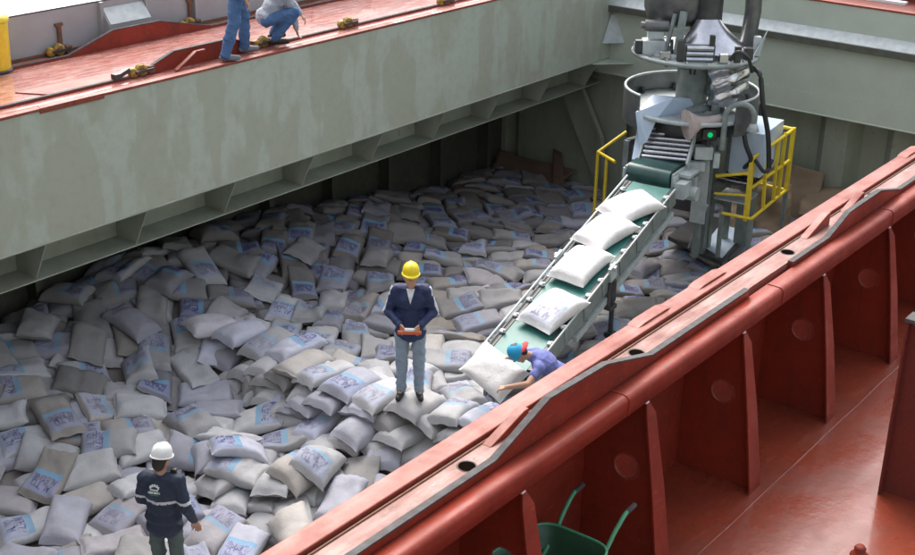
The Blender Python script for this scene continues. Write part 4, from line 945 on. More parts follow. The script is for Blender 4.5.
part('lower_step', 'machine_pale', ld, lambda m: m.obox(Q(736, 196, 18.9), (ah, lh, zz), (.30, .26, .012)))
bp = [at_z(*q, gb + .02) for q in ((668, 236), (722, 262), (752, 228), (700, 212))]
part('base_plate', 'dark_metal', ld, lambda m: m.prism([(p[0], p[1]) for p in bp], 2, gb - .05, gb + .02))
bq = [at_z(*q, gb + .03) for q in ((703, 246), (722, 258), (748, 228), (722, 222))]
part('film_glare', 'pale_blue', ld, lambda m: m.prism([(p[0], p[1]) for p in bq], 2, gb + .021, gb + .028))  # light-blue film with its glare put into the colour
# hoses
def hose(pts, r=.032): part('hose', 'black_rubber', ld, lambda m: m.tube(pts, r, 10))
def cr(pts, n=6):
    P_ = [np.array(p, float) for p in pts]; P_ = [2 * P_[0] - P_[1]] + P_ + [2 * P_[-1] - P_[-2]]; out = []
    for i in range(1, len(P_) - 2):
        for t_ in np.linspace(0, 1, n, endpoint=False):
            a, b_, c_, d_ = P_[i - 1:i + 3]; out.append(.5 * ((2 * b_) + (-a + c_) * t_ + (2 * a - 5 * b_ + 4 * c_ - d_) * t_ ** 2 + (-a + 3 * b_ - 3 * c_ + d_) * t_ ** 3))
    return out + [P_[-2]]
hose(cr([Q(752, 68, 18.7), Q(760, 75, 18.6), Q(763, 105, 18.6), Q(768, 135, 18.7), Q(769, 168, 18.8)]), .04)
hose(cr([Q(743, 125, 18.5), Q(746, 145, 18.5), Q(751, 160, 18.6), Q(744, 168, 18.8)]), .038)
hose(cr([Q(664, 25, 18.3), Q(660, 48, 18.2), Q(663, 62, 18.1), Q(668, 66, 18.1)]), .03)
hose(cr([Q(672, 40, 18.1), Q(672, 55, 18.0), Q(678, 66, 18.0), Q(690, 68, 18.0)]), .025)
hose(cr([Q(730, 60, 18.2), Q(738, 52, 18.2), Q(748, 58, 18.3), Q(752, 72, 18.5)]), .028)
hose(cr([Q(755, 160, 18.6), Q(765, 172, 18.7), Q(772, 160, 18.9)]), .03)
# yellow guard rails
Y_ = lambda name, pts, r=.028: part(name, 'yellow_paint', ld, lambda m: m.tube(pts, r, 10))
XR = 18.45
r1, r2, r3, r4 = Q(716, 176, XR), Q(751, 173, 18.62), Q(751, 219, 18.62), Q(722, 213, XR)
Y_('guard_rail', [r1, r2]); Y_('guard_rail', [r4, r3])
part('guard_post', 'yellow_paint', ld, lambda m: m.bar((r2[0], r2[1], r3[2] - .05), (r2[0], r2[1], r2[2] + .25), .07, .07, (1, 0, 0)))
r5 = np.array([r2[0] + 1.35, r2[1] - .05, r2[2] + .42]); r6 = np.array([r5[0], r5[1], r3[2] + .12])
Y_('guard_rail', [(r2[0], r2[1], r2[2] + .24), r5], .03); Y_('guard_rail', [(r3[0], r3[1], r3[2]), r6]); Y_('guard_rail', [(r2[0], r2[1], (r2[2] + r3[2]) / 2 + .1), (r5[0], r5[1], (r5[2] + r6[2]) / 2)])
part('guard_post', 'yellow_paint', ld, lambda m: m.bar(r6, r5 + [0, 0, .03], .06, .06, (1, 0, 0)))
part('guard_post', 'yellow_paint', ld, lambda m: m.bar((r6[0] - .28, r6[1] + .01, r6[2] - .03), (r5[0] - .28, r5[1] + .01, r5[2] + .0), .05, .05, (1, 0, 0)))
for k_ in (.33, .62):
    a_1 = np.array([r2[0], r2[1], r2[2] + .24]) * (1 - k_) + r5 * k_; a_2 = r3 * (1 - k_) + r6 * k_
    part('guard_post', 'yellow_paint', ld, lambda m: m.bar(a_2, a_1, .045, .045, (1, 0, 0)))
Y_('guard_rail', [(r1[0], r1[1], (r1[2] + r4[2]) / 2), (r2[0], r2[1], (r2[2] + r3[2]) / 2)], .022)
Y_('guard_rail', [r5, (r5[0] + .02, r5[1] + .55, r5[2])], .03); Y_('guard_rail', [r6, (r6[0] + .02, r6[1] + .55, r6[2])], .03)
for q in (r3, r6, r4): part('stanchion', 'machine_green', ld, lambda m: m.box(q[0] - .03, q[0] + .03, q[1] - .03, q[1] + .03, gb - .1, q[2] - .02))
q1, q2, q3 = Q(598, 152, 18.55), Q(615, 162, 18.2), Q(626, 132, 19.2)
Y_('guard_rail', [q1, q2]); Y_('guard_rail', [q1, q3])
for q in (q1, (q1 + q2) / 2 + [.02, 0, 0]):
    part('guard_post', 'yellow_paint', ld, lambda m: m.tube([q, (q[0], q[1], ground(q[0], q[1]) - .03)], .028, 10))

# ================================================================== PAPER AND BOARDS AT THE BULKHEAD
def sheet(name, label, cat, P00, P10, P11, P01, mat, amp, seed, n=22, th=.012):
    r_ = np.random.default_rng(seed); ph = r_.uniform(0, 6, 6); P00, P10, P11, P01 = map(lambda q: np.array(q, float), (P00, P10, P11, P01))
    N = np.cross(P10 - P00, P01 - P00); N /= np.linalg.norm(N); g = []
    for i in range(n):
        for j in range(n):
            u, v = i / (n - 1), j / (n - 1); p = P00 * (1 - u) * (1 - v) + P10 * u * (1 - v) + P11 * u * v + P01 * (1 - u) * v
            g.append(p + N * amp * (math.sin(5 * u + ph[0]) * math.sin(3 * v + ph[1]) + .5 * math.sin(9 * v + 4 * u + ph[2]) + .4 * math.sin(11 * u - 6 * v + ph[3]) + .7 * abs(math.sin(7 * u + 4 * v + ph[4])) + .25 * abs(math.sin(17 * v - 9 * u + ph[5]))))
    vs = g + [p - N * th for p in g]; k = n * n
    fs = [(i * n + j, (i + 1) * n + j, (i + 1) * n + j + 1, i * n + j + 1) for i in range(n - 1) for j in range(n - 1)]
    fs += [tuple(q + k for q in f_[::-1]) for f_ in fs]
    b_ = [i * n for i in range(n)] + [(n - 1) * n + j for j in range(1, n)] + [i * n + n - 1 for i in range(n - 2, -1, -1)] + [j for j in range(n - 2, 0, -1)]
    fs += [(b_[i], b_[(i + 1) % len(b_)], b_[(i + 1) % len(b_)] + k, b_[i] + k) for i in range(len(b_))]
    c0 = (P00 + P10 + P11 + P01) / 4
    o = MB().add(vs, fs, 0, True).build(name, mat, None, 0, (c0[0], c0[1], min(P00[2], P10[2]))); return tag(o, label, cat)
sheet('kraft_sheet', 'large brown kraft paper sheet hanging behind the loader against the bulkhead', 'paper', (21.35, 9.9, .8), (21.2, 8.2, .9), (21.65, 8.3, 1.75), (21.65, 9.9, 1.85), 'kraft', .05, 1)
sheet('kraft_sheet', 'brown kraft paper roll-like bulge right of the yellow rail', 'paper', (19.9, 9.2, .95), (20.4, 8.3, .95), (20.7, 8.5, 1.75), (20.3, 9.4, 1.7), 'kraft', .07, 2)
sheet('kraft_sheet', 'brown kraft paper lying over sacks at the right end of the bulkhead', 'paper', (20.9, 8.4, 1.15), (20.9, 7.2, 1.1), (21.6, 7.2, 1.6), (21.6, 8.6, 1.5), 'kraft', .05, 3)
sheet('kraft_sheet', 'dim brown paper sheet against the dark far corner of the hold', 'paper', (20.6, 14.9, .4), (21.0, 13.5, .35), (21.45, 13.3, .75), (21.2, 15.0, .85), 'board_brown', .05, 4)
sheet('board', 'brown board leaning between dark sacks and the bulkhead', 'board', (20.9, 13.5, .45), (20.95, 13.25, .45), (21.58, 13.75, 1.0), (21.56, 13.95, 1.05), 'board_brown', .004, 5, 6, .02)
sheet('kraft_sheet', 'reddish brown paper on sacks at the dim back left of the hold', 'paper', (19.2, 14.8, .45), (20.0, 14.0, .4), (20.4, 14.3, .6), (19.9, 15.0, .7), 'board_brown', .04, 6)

# ================================================================== WHEELBARROW
wb_h = [at_z(635, 503, 3.86), at_z(578, 490, 3.86)]
wb = thing('wheelbarrow', 'green wheelbarrow parked between the red coaming brackets', 'wheelbarrow', (6.5, 4.05, ZD))
hm = (wb_h[0] + wb_h[1]) / 2; wdir = np.array([-1.0, -.02, 0]); wsd = np.array([0.02, -1.0, 0])
def WB(d, s, z): return np.array([hm[0], hm[1], ZD]) + wdir * d + wsd * s + zz * z
for sg in (-1, 1):
    hd = part('handle', 'handle_green', wb, lambda m: m.tube(cr([WB(0, sg * .215, .66), WB(.10, sg * .215, .65), WB(.22, sg * .21, .57), WB(.45, sg * .19, .40), WB(1.2, sg * .08, .20)], 5), .017, 10))
    part('grip', 'worn_steel', hd, lambda m: m.tube([WB(-.03, sg * .215, .662), WB(.08, sg * .215, .655)], .021, 10))
    part('leg', 'handle_green', wb, lambda m: m.tube([WB(.45, sg * .19, .40), WB(.48, sg * .2, .02), WB(.62, sg * .19, .02), WB(.75, sg * .15, .3)], .014, 8))
def f(m):
    rim = []; bot = []; n = 28
    for i in range(n):
        a = 2 * math.pi * i / n; cx_, sy_ = math.cos(a), math.sin(a); e = .45
        ux = math.copysign(abs(cx_) ** e, cx_); uy = math.copysign(abs(sy_) ** e, sy_)
        rim.append((ux, uy)); bot.append((ux, uy))
    rows = []
    for k, (sc_, z) in enumerate(((1.03, .565), (1.0, .56), (.94, .48), (.82, .36), (.68, .29), (.0, .28))):
        rows.append([WB(.80 + ux * .42 * sc_ + .10 * (1 - sc_), uy * .30 * sc_, z + .03 * ux * (z > .4)) for ux, uy in rim])
    vs = [p for r_ in rows for p in r_]
    m.add(vs, [(k * n + i, k * n + (i + 1) % n, (k + 1) * n + (i + 1) % n, (k + 1) * n + i) for k in range(len(rows) - 1) for i in range(n)], 0, True)
tr = part('tray', 'barrow_green', wb, f)
part('tray_rim', 'handle_green', tr, lambda m: m.tube([WB(.80 + math.copysign(abs(math.cos(a)) ** .45, math.cos(a)) * .432, math.copysign(abs(math.sin(a)) ** .45, math.sin(a)) * .308, .568 + .03 * math.copysign(abs(math.cos(a)) ** .45, math.cos(a))) for a in np.linspace(0, 2 * math.pi, 49)], .011, 8))
part('wheel', ['black_rubber', 'worn_steel'], wb, lambda m: m.lathe([(.10, -.04), (.15, -.045), (.185, -.02), (.185, .02), (.15, .045), (.10, .04)], WB(1.30, 0, .186), (0, 1, 0), 24).lathe([(0, .02), (.10, .03), (.10, -.03), (0, -.02)], WB(1.30, 0, .186), (0, 1, 0), 16, mi=1))

# ================================================================== PEOPLE
def cap_mesh(bm, p0, p1, r0, r1, n=14):
    p0, p1 = np.array(p0, float), np.array(p1, float); d = p1 - p0; L = np.linalg.norm(d); d = d / L if L > 1e-6 else np.array([0, 0, 1.])
    t_ = np.array([1, 0, 0]) if abs(d[0]) < .8 else np.array([0, 1, 0]); e1_ = np.cross(d, t_); e1_ /= np.linalg.norm(e1_); e2_ = np.cross(d, e1_)
    prof = [(r0 * math.sin(a), -r0 * math.cos(a)) for a in np.linspace(.15, math.pi / 2, 5)] + [(r1 * math.cos(a), L + r1 * math.sin(a)) for a in np.linspace(0, math.pi / 2 - .15, 5)]
    rows = [[bm.verts.new(p0 + r * (math.cos(2 * math.pi * i / n) * e1_ + math.sin(2 * math.pi * i / n) * e2_) + z * d) for i in range(n)] for r, z in prof]
    for a, b_ in zip(rows[:-1], rows[1:]):
        for i in range(n): bm.faces.new((a[i], a[(i + 1) % n], b_[(i + 1) % n], b_[i]))
    bm.faces.new(rows[0][::-1]); bm.faces.new(rows[-1])
def ell_mesh(bm, c, rad, B):
    r = bmesh.ops.create_uvsphere(bm, u_segments=18, v_segments=12, radius=1)
    Mx = np.array(B, float).T
    for v in r['verts']:
        q = Mx @ (np.array(v.co) * np.array(rad)) + np.array(c); v.co = q
def blob(name, shapes, voxel, mat, parent, smooth=6, fold=0, seed=0, matfn=None):
    bm = bmesh.new()
    for s in shapes:
        if s[0] == 'c': cap_mesh(bm, *s[1:])
        else: ell_mesh(bm, *s[1:])
    bmesh.ops.recalc_face_normals(bm, faces=bm.faces)
    me = bpy.data.meshes.new('tmp'); bm.to_mesh(me); bm.free(); ob = bpy.data.objects.new('tmp', me); COL.objects.link(ob)
    rm = ob.modifiers.new('r', 'REMESH'); rm.mode = 'VOXEL'; rm.voxel_size = voxel
    sm = ob.modifiers.new('s', 'SMOOTH'); sm.factor = .5; sm.iterations = smooth
    dg = bpy.context.evaluated_depsgraph_get(); dg.update()
    me2 = bpy.data.meshes.new_from_object(ob.evaluated_get(dg)); bpy.data.objects.remove(ob)
    n = len(me2.vertices); co = np.empty(n * 3, np.float32); no = np.empty(n * 3, np.float32)
    me2.vertices.foreach_get('co', co); me2.vertices.foreach_get('normal', no); co = co.reshape(-1, 3); no = no.reshape(-1, 3)
    if fold:
        r_ = np.random.default_rng(seed); d = np.zeros(n)
        for k in range(9):
            w_ = r_.normal(0, 1, 3); w_[2] *= 1.9; w_ *= r_.uniform(14, 34) / np.linalg.norm(w_); q = co @ w_ + r_.uniform(0, 6.28)
            d += (1 - np.abs(np.sin(q + .9 * np.sin(co @ r_.normal(0, 9, 3))))) ** 2 - .3
        co = co + no * (d * fold / 3)[:, None]
    wl = wloc(parent); co2 = co - np.array(wl)
    me2.vertices.foreach_set('co', co2.astype(np.float32).reshape(-1)); me2.name = name; me2.materials.clear()
    for m_ in ([mat] if isinstance(mat, str) else mat): me2.materials.append(MATS[m_])
    me2.polygons.foreach_set('use_smooth', [True] * len(me2.polygons))
    if matfn:
        fc_ = np.empty(len(me2.polygons) * 3, np.float32); me2.polygons.foreach_get('center', fc_)
        me2.polygons.foreach_set('material_index', matfn(fc_.reshape(-1, 3) + np.array(wl)).astype(np.int32))
    me2.update(); o = bpy.data.objects.new(name, me2); COL.objects.link(o); o.parent = parent; return o
def unit(v): v = np.array(v, float); return v / np.linalg.norm(v)

class Person:
    def __init__(s, label, feet, fwd):
        s.o = np.array(feet, float); s.f = unit([*fwd[:2], 0]); s.l = np.cross([0, 0, 1.], s.f)
        s.root = thing('person', label, 'person', tuple(feet))
    def w(s, p): return s.o + s.f * p[0] + s.l * p[1] + np.array([0, 0, p[2]])
    def d(s, p): return s.f * p[0] + s.l * p[1] + np.array([0, 0, p[2]])
def build_person(P, J, top, legs, shoes, sleeves=True, topname='jacket', bulk=.022, top_hem=.0, loose=.018, head_f=(1, 0, 0), head_up=(0, 0, 1), curl=.9, matfn=None, hair=True, open_hand=(None, None)):
    W = {k: P.w(v) for k, v in J.items()}
    lat = unit(W['shL'] - W['shR']); spine = unit(W['chest'] - W['pelvis']); fr_ = unit(np.cross(lat, spine))   # body axes
    B = (fr_, lat, spine)
    latp = unit(W['hiL'] - W['hiR']); Bp = (unit(np.cross(latp, spine)), latp, spine)
    hf = unit(P.d(head_f)); hu = np.array(P.d(head_up)); hu = unit(hu - hf * (hu @ hf)); hl = np.cross(hu, hf); HB = (hf, hl, hu)
    hc_ = W['head']; hb = lambda a, l, u: hc_ + hf * a + hl * l + hu * u
    S = [('e', hc_, (.095, .077, .118), HB), ('e', hb(.025, 0, -.055), (.068, .058, .068), HB), ('c', hb(.088, 0, .015), hb(.112, 0, -.022), .010, .016), ('c', hb(.06, 0, -.112), hb(.072, 0, -.105), .022, .02),
         ('c', hb(.085, -.035, .035), hb(.085, .035, .035), .014, .014), ('c', hb(.087, -.02, -.062), hb(.087, .02, -.062), .009, .009), ('c', W['neck'], hb(-.01, 0, -.06), .058, .052),
         ('e', hb(-.005, .08, -.005), (.022, .010, .034), HB), ('e', hb(-.005, -.08, -.005), (.022, .010, .034), HB)]
    S += [('e', W['chest'], (.105, .16, .17), B), ('e', (W['pelvis'] + W['chest']) / 2, (.10, .14, .2), B), ('e', W['pelvis'], (.105, .15, .11), Bp), ('c', W['shL'], W['shR'], .06, .06), ('c', W['chest'], W['neck'], .09, .055)]
    for sd_ in 'LR':
        S += [('c', W['sh' + sd_], W['el' + sd_], .05, .042), ('c', W['el' + sd_], W['ha' + sd_], .043, .028), ('c', W['hi' + sd_], W['kn' + sd_], .078, .052), ('c', W['kn' + sd_], W['an' + sd_], .05, .034), ('c', W['an' + sd_], W['to' + sd_], .034, .03)]
        hd = unit(W['ha' + sd_] - W['el' + sd_]); side = lat - hd * (lat @ hd); side = unit(side) if np.linalg.norm(side) > .2 else unit(np.cross(hd, [0, 0, 1]))
        if open_hand[0 if sd_ == 'L' else 1] is not None: side = unit(P.d(open_hand[0 if sd_ == 'L' else 1])); side = unit(side - hd * (side @ hd))
        pal = np.cross(hd, side); pal = pal if pal @ (P.f * .3 + np.array([0, 0, -1])) > 0 else -pal
        w0 = W['ha' + sd_]
        for k, (off, ln) in enumerate(zip((-.033, -.011, .011, .033), (.062, .075, .078, .066))):
            r0 = w0 + hd * .085 + side * off; S.append(('c', w0 + side * off * .6, r0, .014, .012))
            c1, s1 = math.cos(curl * .5), math.sin(curl * .5); m1 = r0 + (hd * c1 + pal * s1) * ln * .5; c2, s2 = math.cos(curl * 1.3), math.sin(curl * 1.3)
            S += [('c', r0, m1, .0095, .009), ('c', m1, m1 + (hd * c2 + pal * s2) * ln * .5, .009, .0075)]
        ts = 1 if sd_ == 'R' else -1; ts = side * ts; t0_ = w0 + hd * .02 + ts * .025; t1_ = t0_ + hd * .04 + ts * .03 + pal * .015
        S += [('c', t0_, t1_, .013, .011), ('c', t1_, t1_ + hd * .035 + pal * .012, .011, .009)]
    body = blob('body', S, .0075, 'skin', P.root, 3)
    for sg in (-1, 1):
        part('eye', ['white_cap', 'hair'], body, lambda m: m.lathe([(.011 * math.sin(a), .011 * math.cos(a)) for a in np.linspace(.01, 3.13, 8)], hb(.078, sg * .032, .012), hf, 12).lathe([(0, .0118), (.005, .0112)], hb(.078, sg * .032, .012), hf, 10, mi=1))
    if hair: blob('hair', [('e', hb(-.018, 0, .022), (.092, .083, .108), HB), ('e', hb(-.05, 0, -.03), (.055, .072, .08), HB)], .009, 'hair', P.root, 4)
    b_ = bulk
    T = [('e', W['chest'], (.125 + b_, .175 + b_, .185), B), ('e', (W['pelvis'] + W['chest']) / 2, (.118 + b_, .155 + b_, .22), B), ('e', W['pelvis'] + spine * .02, (.125 + b_, .165 + b_, .13), Bp), ('c', W['shL'], W['shR'], .078 + b_ * .5, .078 + b_ * .5), ('c', W['chest'] + spine * .1, W['neck'] - spine * .015, .10, .068)]
    if top_hem: T.append(('e', W['pelvis'] - spine * top_hem, (.128 + b_, .17 + b_, .14), Bp))
    for sd_ in 'LR':
        if sleeves: T += [('c', W['sh' + sd_], W['el' + sd_], .062 + b_ * .7, .05 + b_ * .5), ('c', W['el' + sd_], W['ha' + sd_] * .94 + W['el' + sd_] * .06, .05 + b_ * .5, .038 + b_ * .3)]
        else: T += [('c', W['sh' + sd_], W['sh' + sd_] * .55 + W['el' + sd_] * .45, .066 + b_ * .4, .062 + b_ * .4)]
    jk = blob(topname, T, .011, top, P.root, 5, .012, 3, matfn)
    G = [('e', W['pelvis'], (.115, .16, .11), Bp)]
    for sd_ in 'LR':
        G += [('c', W['hi' + sd_], W['kn' + sd_], .088 + loose * .5, .062 + loose), ('c', W['kn' + sd_], W['an' + sd_] + np.array([0, 0, .0]), .06 + loose, .048 + loose)]
    blob('trousers', G, .010, legs, P.root, 4, .014, 9)
    for sd_ in 'LR':
        a, t_ = W['an' + sd_], W['to' + sd_]; dr = unit([*(t_ - a)[:2], 0])
        heel = np.array([a[0], a[1], P.o[2] + .04]) if abs(a[2] - P.o[2]) < .2 else a - np.array([0, 0, .05])
        blob('shoe', [('c', heel - dr * .045, heel + dr * .06, .042, .045), ('c', heel + dr * .05, heel + dr * .165, .045, .036), ('c', heel + np.array([0, 0, .05]), heel + dr * .05, .045, .045)], .008, shoes, P.root, 4)
    return dict(W=W, HB=HB, hb=hb, B=B, jacket=jk, lat=lat)
def hard_hat(P, I, mat):
    hf, hl, hu = I['HB']; c = I['hb'](-.004, 0, .052)
    def f(m):
        n, prof = 36, [(1.0, 0), (.985, .04), (.93, .075), (.8, .108), (.58, .132), (.3, .145), (0, .149)]
        rows = []
        for r, z in prof: rows.append([c + hf * (.122 * r * math.cos(a)) + hl * (.102 * r * math.sin(a)) + hu * (z * .93 + .008 * (abs(math.sin(a)) < .18) * (r > .2) * (r < .95)) for a in np.linspace(0, 2 * math.pi, n, endpoint=False)])
        m.add([p for q in rows for p in q], [(k * n + i, k * n + (i + 1) % n, (k + 1) * n + (i + 1) % n, (k + 1) * n + i) for k in range(len(rows) - 1) for i in range(n)], 0, True)
    hh = part('hard_hat', mat, P.root, f)
    def g(m):
        n = 36; rows = []
        for r, z in ((.98, .0), (1.0, -.004), (1.0, -.010), (.97, -.008)):
            rows.append([c + hf * ((.122 + .010 + (.034 if math.cos(a) > 0 else 0) * max(0, math.cos(a)) ** 1.5) * r * math.cos(a)) + hl * (.111 * r * math.sin(a)) + hu * (z - .010 * max(0, math.cos(a)) * (r > .99)) for a in np.linspace(0, 2 * math.pi, n, endpoint=False)])
        rows = [[c + hf * (.121 * math.cos(a)) + hl * (.101 * math.sin(a)) + hu * .001 for a in np.linspace(0, 2 * math.pi, n, endpoint=False)]] + rows
        m.add([p for q in rows for p in q], [(k * n + i, k * n + (i + 1) % n, (k + 1) * n + (i + 1) % n, (k + 1) * n + i) for k in range(len(rows) - 1) for i in range(n)], 0, True)
    part('brim', mat, hh, g)
    return hh

STAND = dict(pelvis=(0, 0, .96), chest=(.0, 0, 1.29), neck=(-.005, 0, 1.47), head=(.035, 0, 1.62), shL=(-.01, .165, 1.41), shR=(-.01, -.165, 1.41), hiL=(0, .095, .92), hiR=(0, -.095, .92),
             knL=(.02, .105, .50), knR=(.02, -.105, .50), anL=(-.01, .11, .085), anR=(-.01, -.11, .085), toL=(.13, .135, .03), toR=(.13, -.135, .03),
             elL=(-.02, .24, 1.13), elR=(-.02, -.24, 1.13), haL=(.06, .24, .90), haR=(.06, -.24, .90))
# --- man in the yellow helmet
mx, my, mz = ray_ground(410, 396)
P = Person('man in a yellow hard hat, navy jacket and jeans looking at his hands', (mx, my, mz), (-.80, -.60))
J = dict(STAND); J.update(head=(.06, 0, 1.615), neck=(.0, 0, 1.465), elL=(.0, .275, 1.15), elR=(.0, -.275, 1.15), haL=(.235, .115, 1.06), haR=(.235, -.115, 1.06))
def mf(c):
    d = (c - P.o); l_ = d @ P.l; fo = d @ P.f; z_ = d[:, 2]
    sh = ((z_ > 1.36) & (np.abs(l_) > .10) & (z_ < 1.475)) * (np.abs(fo + .005) < .028)
    arm = (np.abs(l_) > .262 + .05 * np.clip((1.40 - z_) / .3, 0, 1)) & (z_ > 1.08) & (np.abs(fo + .0) < .035)
    return np.where(sh | arm, 1, 0)
I = build_person(P, J, ['navy', 'reflective'], 'jeans_light', 'shoe_black', bulk=.028, top_hem=.07, head_f=(.99, .08, .04), head_up=(-.04, 0, 1), matfn=mf, curl=1.0, open_hand=((0, 0, 1), (0, 0, 1)))
hard_hat(P, I, 'yellow_hat')
part('shirt', 'shirt_white', P.root, lambda m: m.add([P.w((.105, -.048, 1.475)), P.w((.105, .048, 1.475)), P.w((.154, .026, 1.40)), P.w((.168, 0, 1.31)), P.w((.154, -.026, 1.40)), P.w((.08, -.05, 1.475)), P.w((.08, .05, 1.475)), P.w((.12, 0, 1.31))], [(0, 1, 2, 3, 4), (5, 7, 6), (0, 4, 3, 7, 5), (1, 6, 7, 3, 2), (0, 5, 6, 1)]))
hx = P.w((.33, 0, 1.02))
t = thing('clipboard', 'small orange and white tally pad held by the man in the yellow helmet', 'clipboard', tuple(hx))
part('board', 'orange', t, lambda m: m.obox(hx, (P.l, unit(P.f * .9 + zz * .25), unit(zz * .9 - P.f * .25)), (.14, .055, .018)), .006)
part('paper', 'paper', t, lambda m: m.obox(hx + zz * .032 - P.f * .01, (P.l, unit(P.f * .9 + zz * .25), unit(zz * .9 - P.f * .25)), (.055, .05, .012)))
# --- man in the white helmet, back to us
wx, wy, wz = ray_ground(170, 592)
P = Person('man in a white hard hat and dark jacket with reflective bands, seen from behind', (wx, wy, wz), (.88, .47))
J = dict(STAND); J.update(head=(.03, 0, 1.62), elR=(-.06, -.27, 1.13), haR=(.05, -.31, .91), elL=(.03, .255, 1.14), haL=(.20, .20, .98), toL=(.13, .16, .03))
def mf2(c):
    d = c - P.o; l_ = d @ P.l; z_ = d[:, 2]
    b1 = (np.abs(z_ - 1.205 - .0 * l_) < .016); return np.where(b1, 1, 0)
I = build_person(P, J, ['navy_black', 'reflective'], 'trouser_green', 'shoe_black', bulk=.035, top_hem=.10, head_f=(.9, -.25, -.25), head_up=(.2, -.05, 1), matfn=mf2, curl=.6)
hard_hat(P, I, 'white_cap')
# emblem on the back, laid onto the cloth
jk = I['jacket']; wl = wloc(jk); bvh = BVHTree.FromPolygons([tuple(v.co + wl) for v in jk.data.vertices], [tuple(p.vertices) for p in jk.data.polygons])
def on_back(l, z):
    o_ = P.w((-.8, l, z)); h = bvh.ray_cast(Vector(o_), Vector(P.f)); return np.array(h[0]) - P.f * .006 if h[0] else o_ + P.f * .6
def patch(m, l0, l1, z0, z1, mi, n=4):
    vs = [on_back(l0 + (l1 - l0) * i / n, z) for i in range(n + 1) for z in (z0, z1)]
    m.add(vs, [(2 * i, 2 * i + 1, 2 * i + 3, 2 * i + 2) for i in range(n)], mi)
def f(m):
    for k in range(5):
        a = math.radians(-60 + 30 * k); l = .05 * math.sin(a) + .03; z = 1.365 + .035 * math.cos(a); patch(m, l - .010, l + .010, z - .012, z + .012, 0, 2)
    patch(m, -.015, .075, 1.352, 1.366, 0); patch(m, -.035, .095, 1.322, 1.342, 0); patch(m, -.02, .08, 1.303, 1.312, 1)
    for k in range(6): patch(m, -.03 + .021 * k, -.018 + .021 * k, 1.327, 1.337, 2, 1)
part('logo', ['logo_white', 'logo_green', 'navy_black'], jk, f)
part('radio', 'black_rubber', P.root, lambda m: m.obox(P.w((.02, -.13, 1.50)), (P.f, P.l, zz), (.02, .03, .04)).tube([P.w((.0, -.15, 1.50)), P.w((-.05, -.20, 1.36)), P.w((-.07, -.25, 1.25))], .008, 8))
# --- worker at the conveyor foot
hp = at_z(514, 353, 2.06); F_ = unit([-.66, .75, 0]); fx = hp - F_ * .50
gzw = min(ground(fx[0], fx[1]), 1.1)
P = Person('worker in a blue and red cap and purple shirt bending over a white sack', (fx[0], fx[1], gzw), F_)
hz = 2.06 - gzw
J = dict(pelvis=(-.20, 0, hz - .40), chest=(.12, 0, hz - .13), neck=(.31, 0, hz - .04), head=(.46, 0, hz), shL=(.22, .18, hz - .12), shR=(.22, -.18, hz - .10), hiL=(-.22, .1, hz - .45), hiR=(-.22, -.1, hz - .45),
         knL=(.10, .17, hz * .42), knR=(.06, -.17, hz * .42), anL=(-.22, .15, .085), anR=(-.26, -.15, .085), toL=(-.08, .17, .03), toR=(-.12, -.17, .03), elL=(.36, .34, hz - .24), elR=(.42, -.30, hz - .15), haL=(.60, .24, hz - .33), haR=(.66, -.22, hz - .25))
I = build_person(P, J, 'shirt_purple', 'jeans_blue', 'shoe_black', sleeves=False, topname='shirt', bulk=.008, head_f=(.45, 0, -.9), head_up=(.9, 0, .45), curl=.9)
hf, hl, hu = I['HB']
capm = lambda k0, k1, mi: (lambda m: [m.lathe([(.104 * math.cos(a), .122 * math.sin(a)) for a in np.linspace(k0, k1, 8)], I['hb'](-.005, 0, .012), hu, 28, mi=0)])
cp = part('cap', 'cap_blue', P.root, capm(.42, math.pi / 2, 0))
part('cap_band', 'cap_blue', cp, lambda m: m.lathe([(.105, -.035), (.109, -.02), (.107, .035), (.100, .052)], I['hb'](-.008, 0, .012), hu, 28))
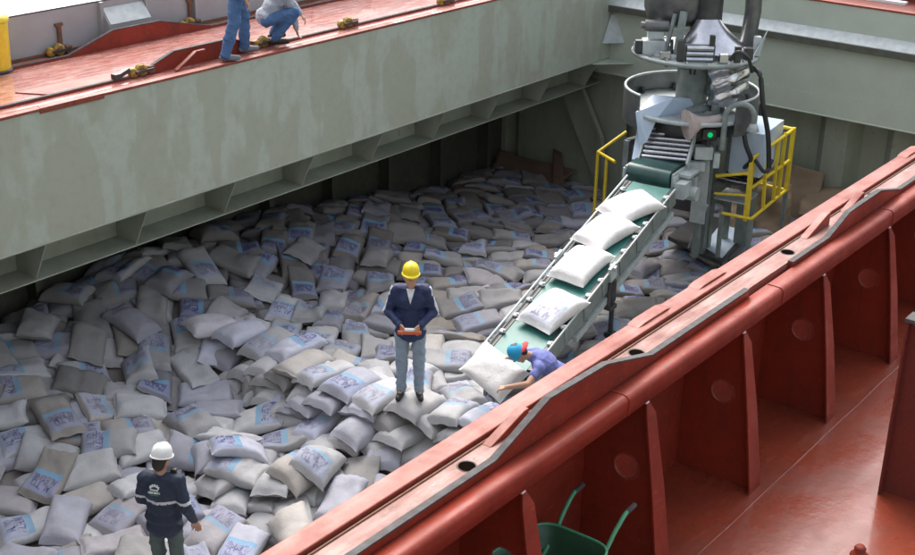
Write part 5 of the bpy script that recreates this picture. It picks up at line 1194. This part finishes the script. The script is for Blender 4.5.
def f(m):
    top = [I['hb'](-.085 * math.cos(a) - .012, .098 * math.sin(a), .004) for a in np.linspace(-1.25, 1.25, 11)]; out = [I['hb'](-.175 * math.cos(a * .8) - .0, .112 * math.sin(a), -.055 + .02 * abs(math.sin(a))) for a in np.linspace(-1.25, 1.25, 11)]
    vs = [p for q in (top, out) for p in q] + [p + hu * .006 for q in (top, out) for p in q]; n = 11
    m.add(vs, [(i, i + 1, n + i + 1, n + i) for i in range(n - 1)] + [(2 * n + i, 3 * n + i, 3 * n + i + 1, 2 * n + i + 1) for i in range(n - 1)] + [(n + i, n + i + 1, 3 * n + i + 1, 3 * n + i) for i in range(n - 1)], 0, True)
part('visor', 'cap_red', cp, f)
# --- standing man on the far walkway, only his legs in view
f1, f2 = at_z(228, 61, ZT), at_z(247, 52, ZT)
mid = (f1 + f2) / 2
P = Person('man in blue jeans and grey sneakers standing on the far red coaming', (mid[0], mid[1], ZT + .002), (.80, -.60))
dl = (f2 - f1); k1 = dl @ P.l / 2; k2 = dl @ P.f / 2
J = dict(STAND); J.update(anL=(k2 - .03, k1 * 1.0, .085), toL=(k2 + .11, k1 + .02, .03), anR=(-k2 - .03, -k1, .085), toR=(-k2 + .11, -k1 - .02, .03), knL=(k2 * .7 + .02, k1 * .7 + .03, .50), knR=(-k2 * .5 + .03, -k1 * .7 - .03, .50), haR=(.10, -.27, .80), elR=(-.03, -.25, 1.10), haL=(.1, .26, .85))
build_person(P, J, 'grey_cloth', 'jeans_blue', 'shoe_grey', topname='shirt', bulk=.015, loose=.026, curl=.7)
# --- crouching person
f1 = at_z(279, 45, ZT)
P = Person('person in jeans and grey checked shirt crouching on the far coaming', (f1[0] + .0, 12.93, ZT + .022), (.86, -.50))
J = dict(pelvis=(-.12, 0, .34), chest=(.08, .0, .62), neck=(.17, 0, .79), head=(.25, 0, .92), shL=(.10, .17, .74), shR=(.10, -.17, .72), hiL=(-.12, .10, .33), hiR=(-.12, -.10, .33), knL=(.30, .24, .50), knR=(.24, -.22, .44), anL=(.04, .20, .085), anR=(-.02, -.13, .085), toL=(.18, .24, .03), toR=(.12, -.15, .03), elL=(.30, .22, .52), haL=(.42, .12, .34), elR=(.22, -.14, .46), haR=(.30, -.06, .17))
build_person(P, J, 'plaid', 'jeans_blue', 'shoe_black', topname='shirt', bulk=.016, loose=.014, head_f=(.8, 0, -.5), head_up=(.5, 0, .85), curl=.8)
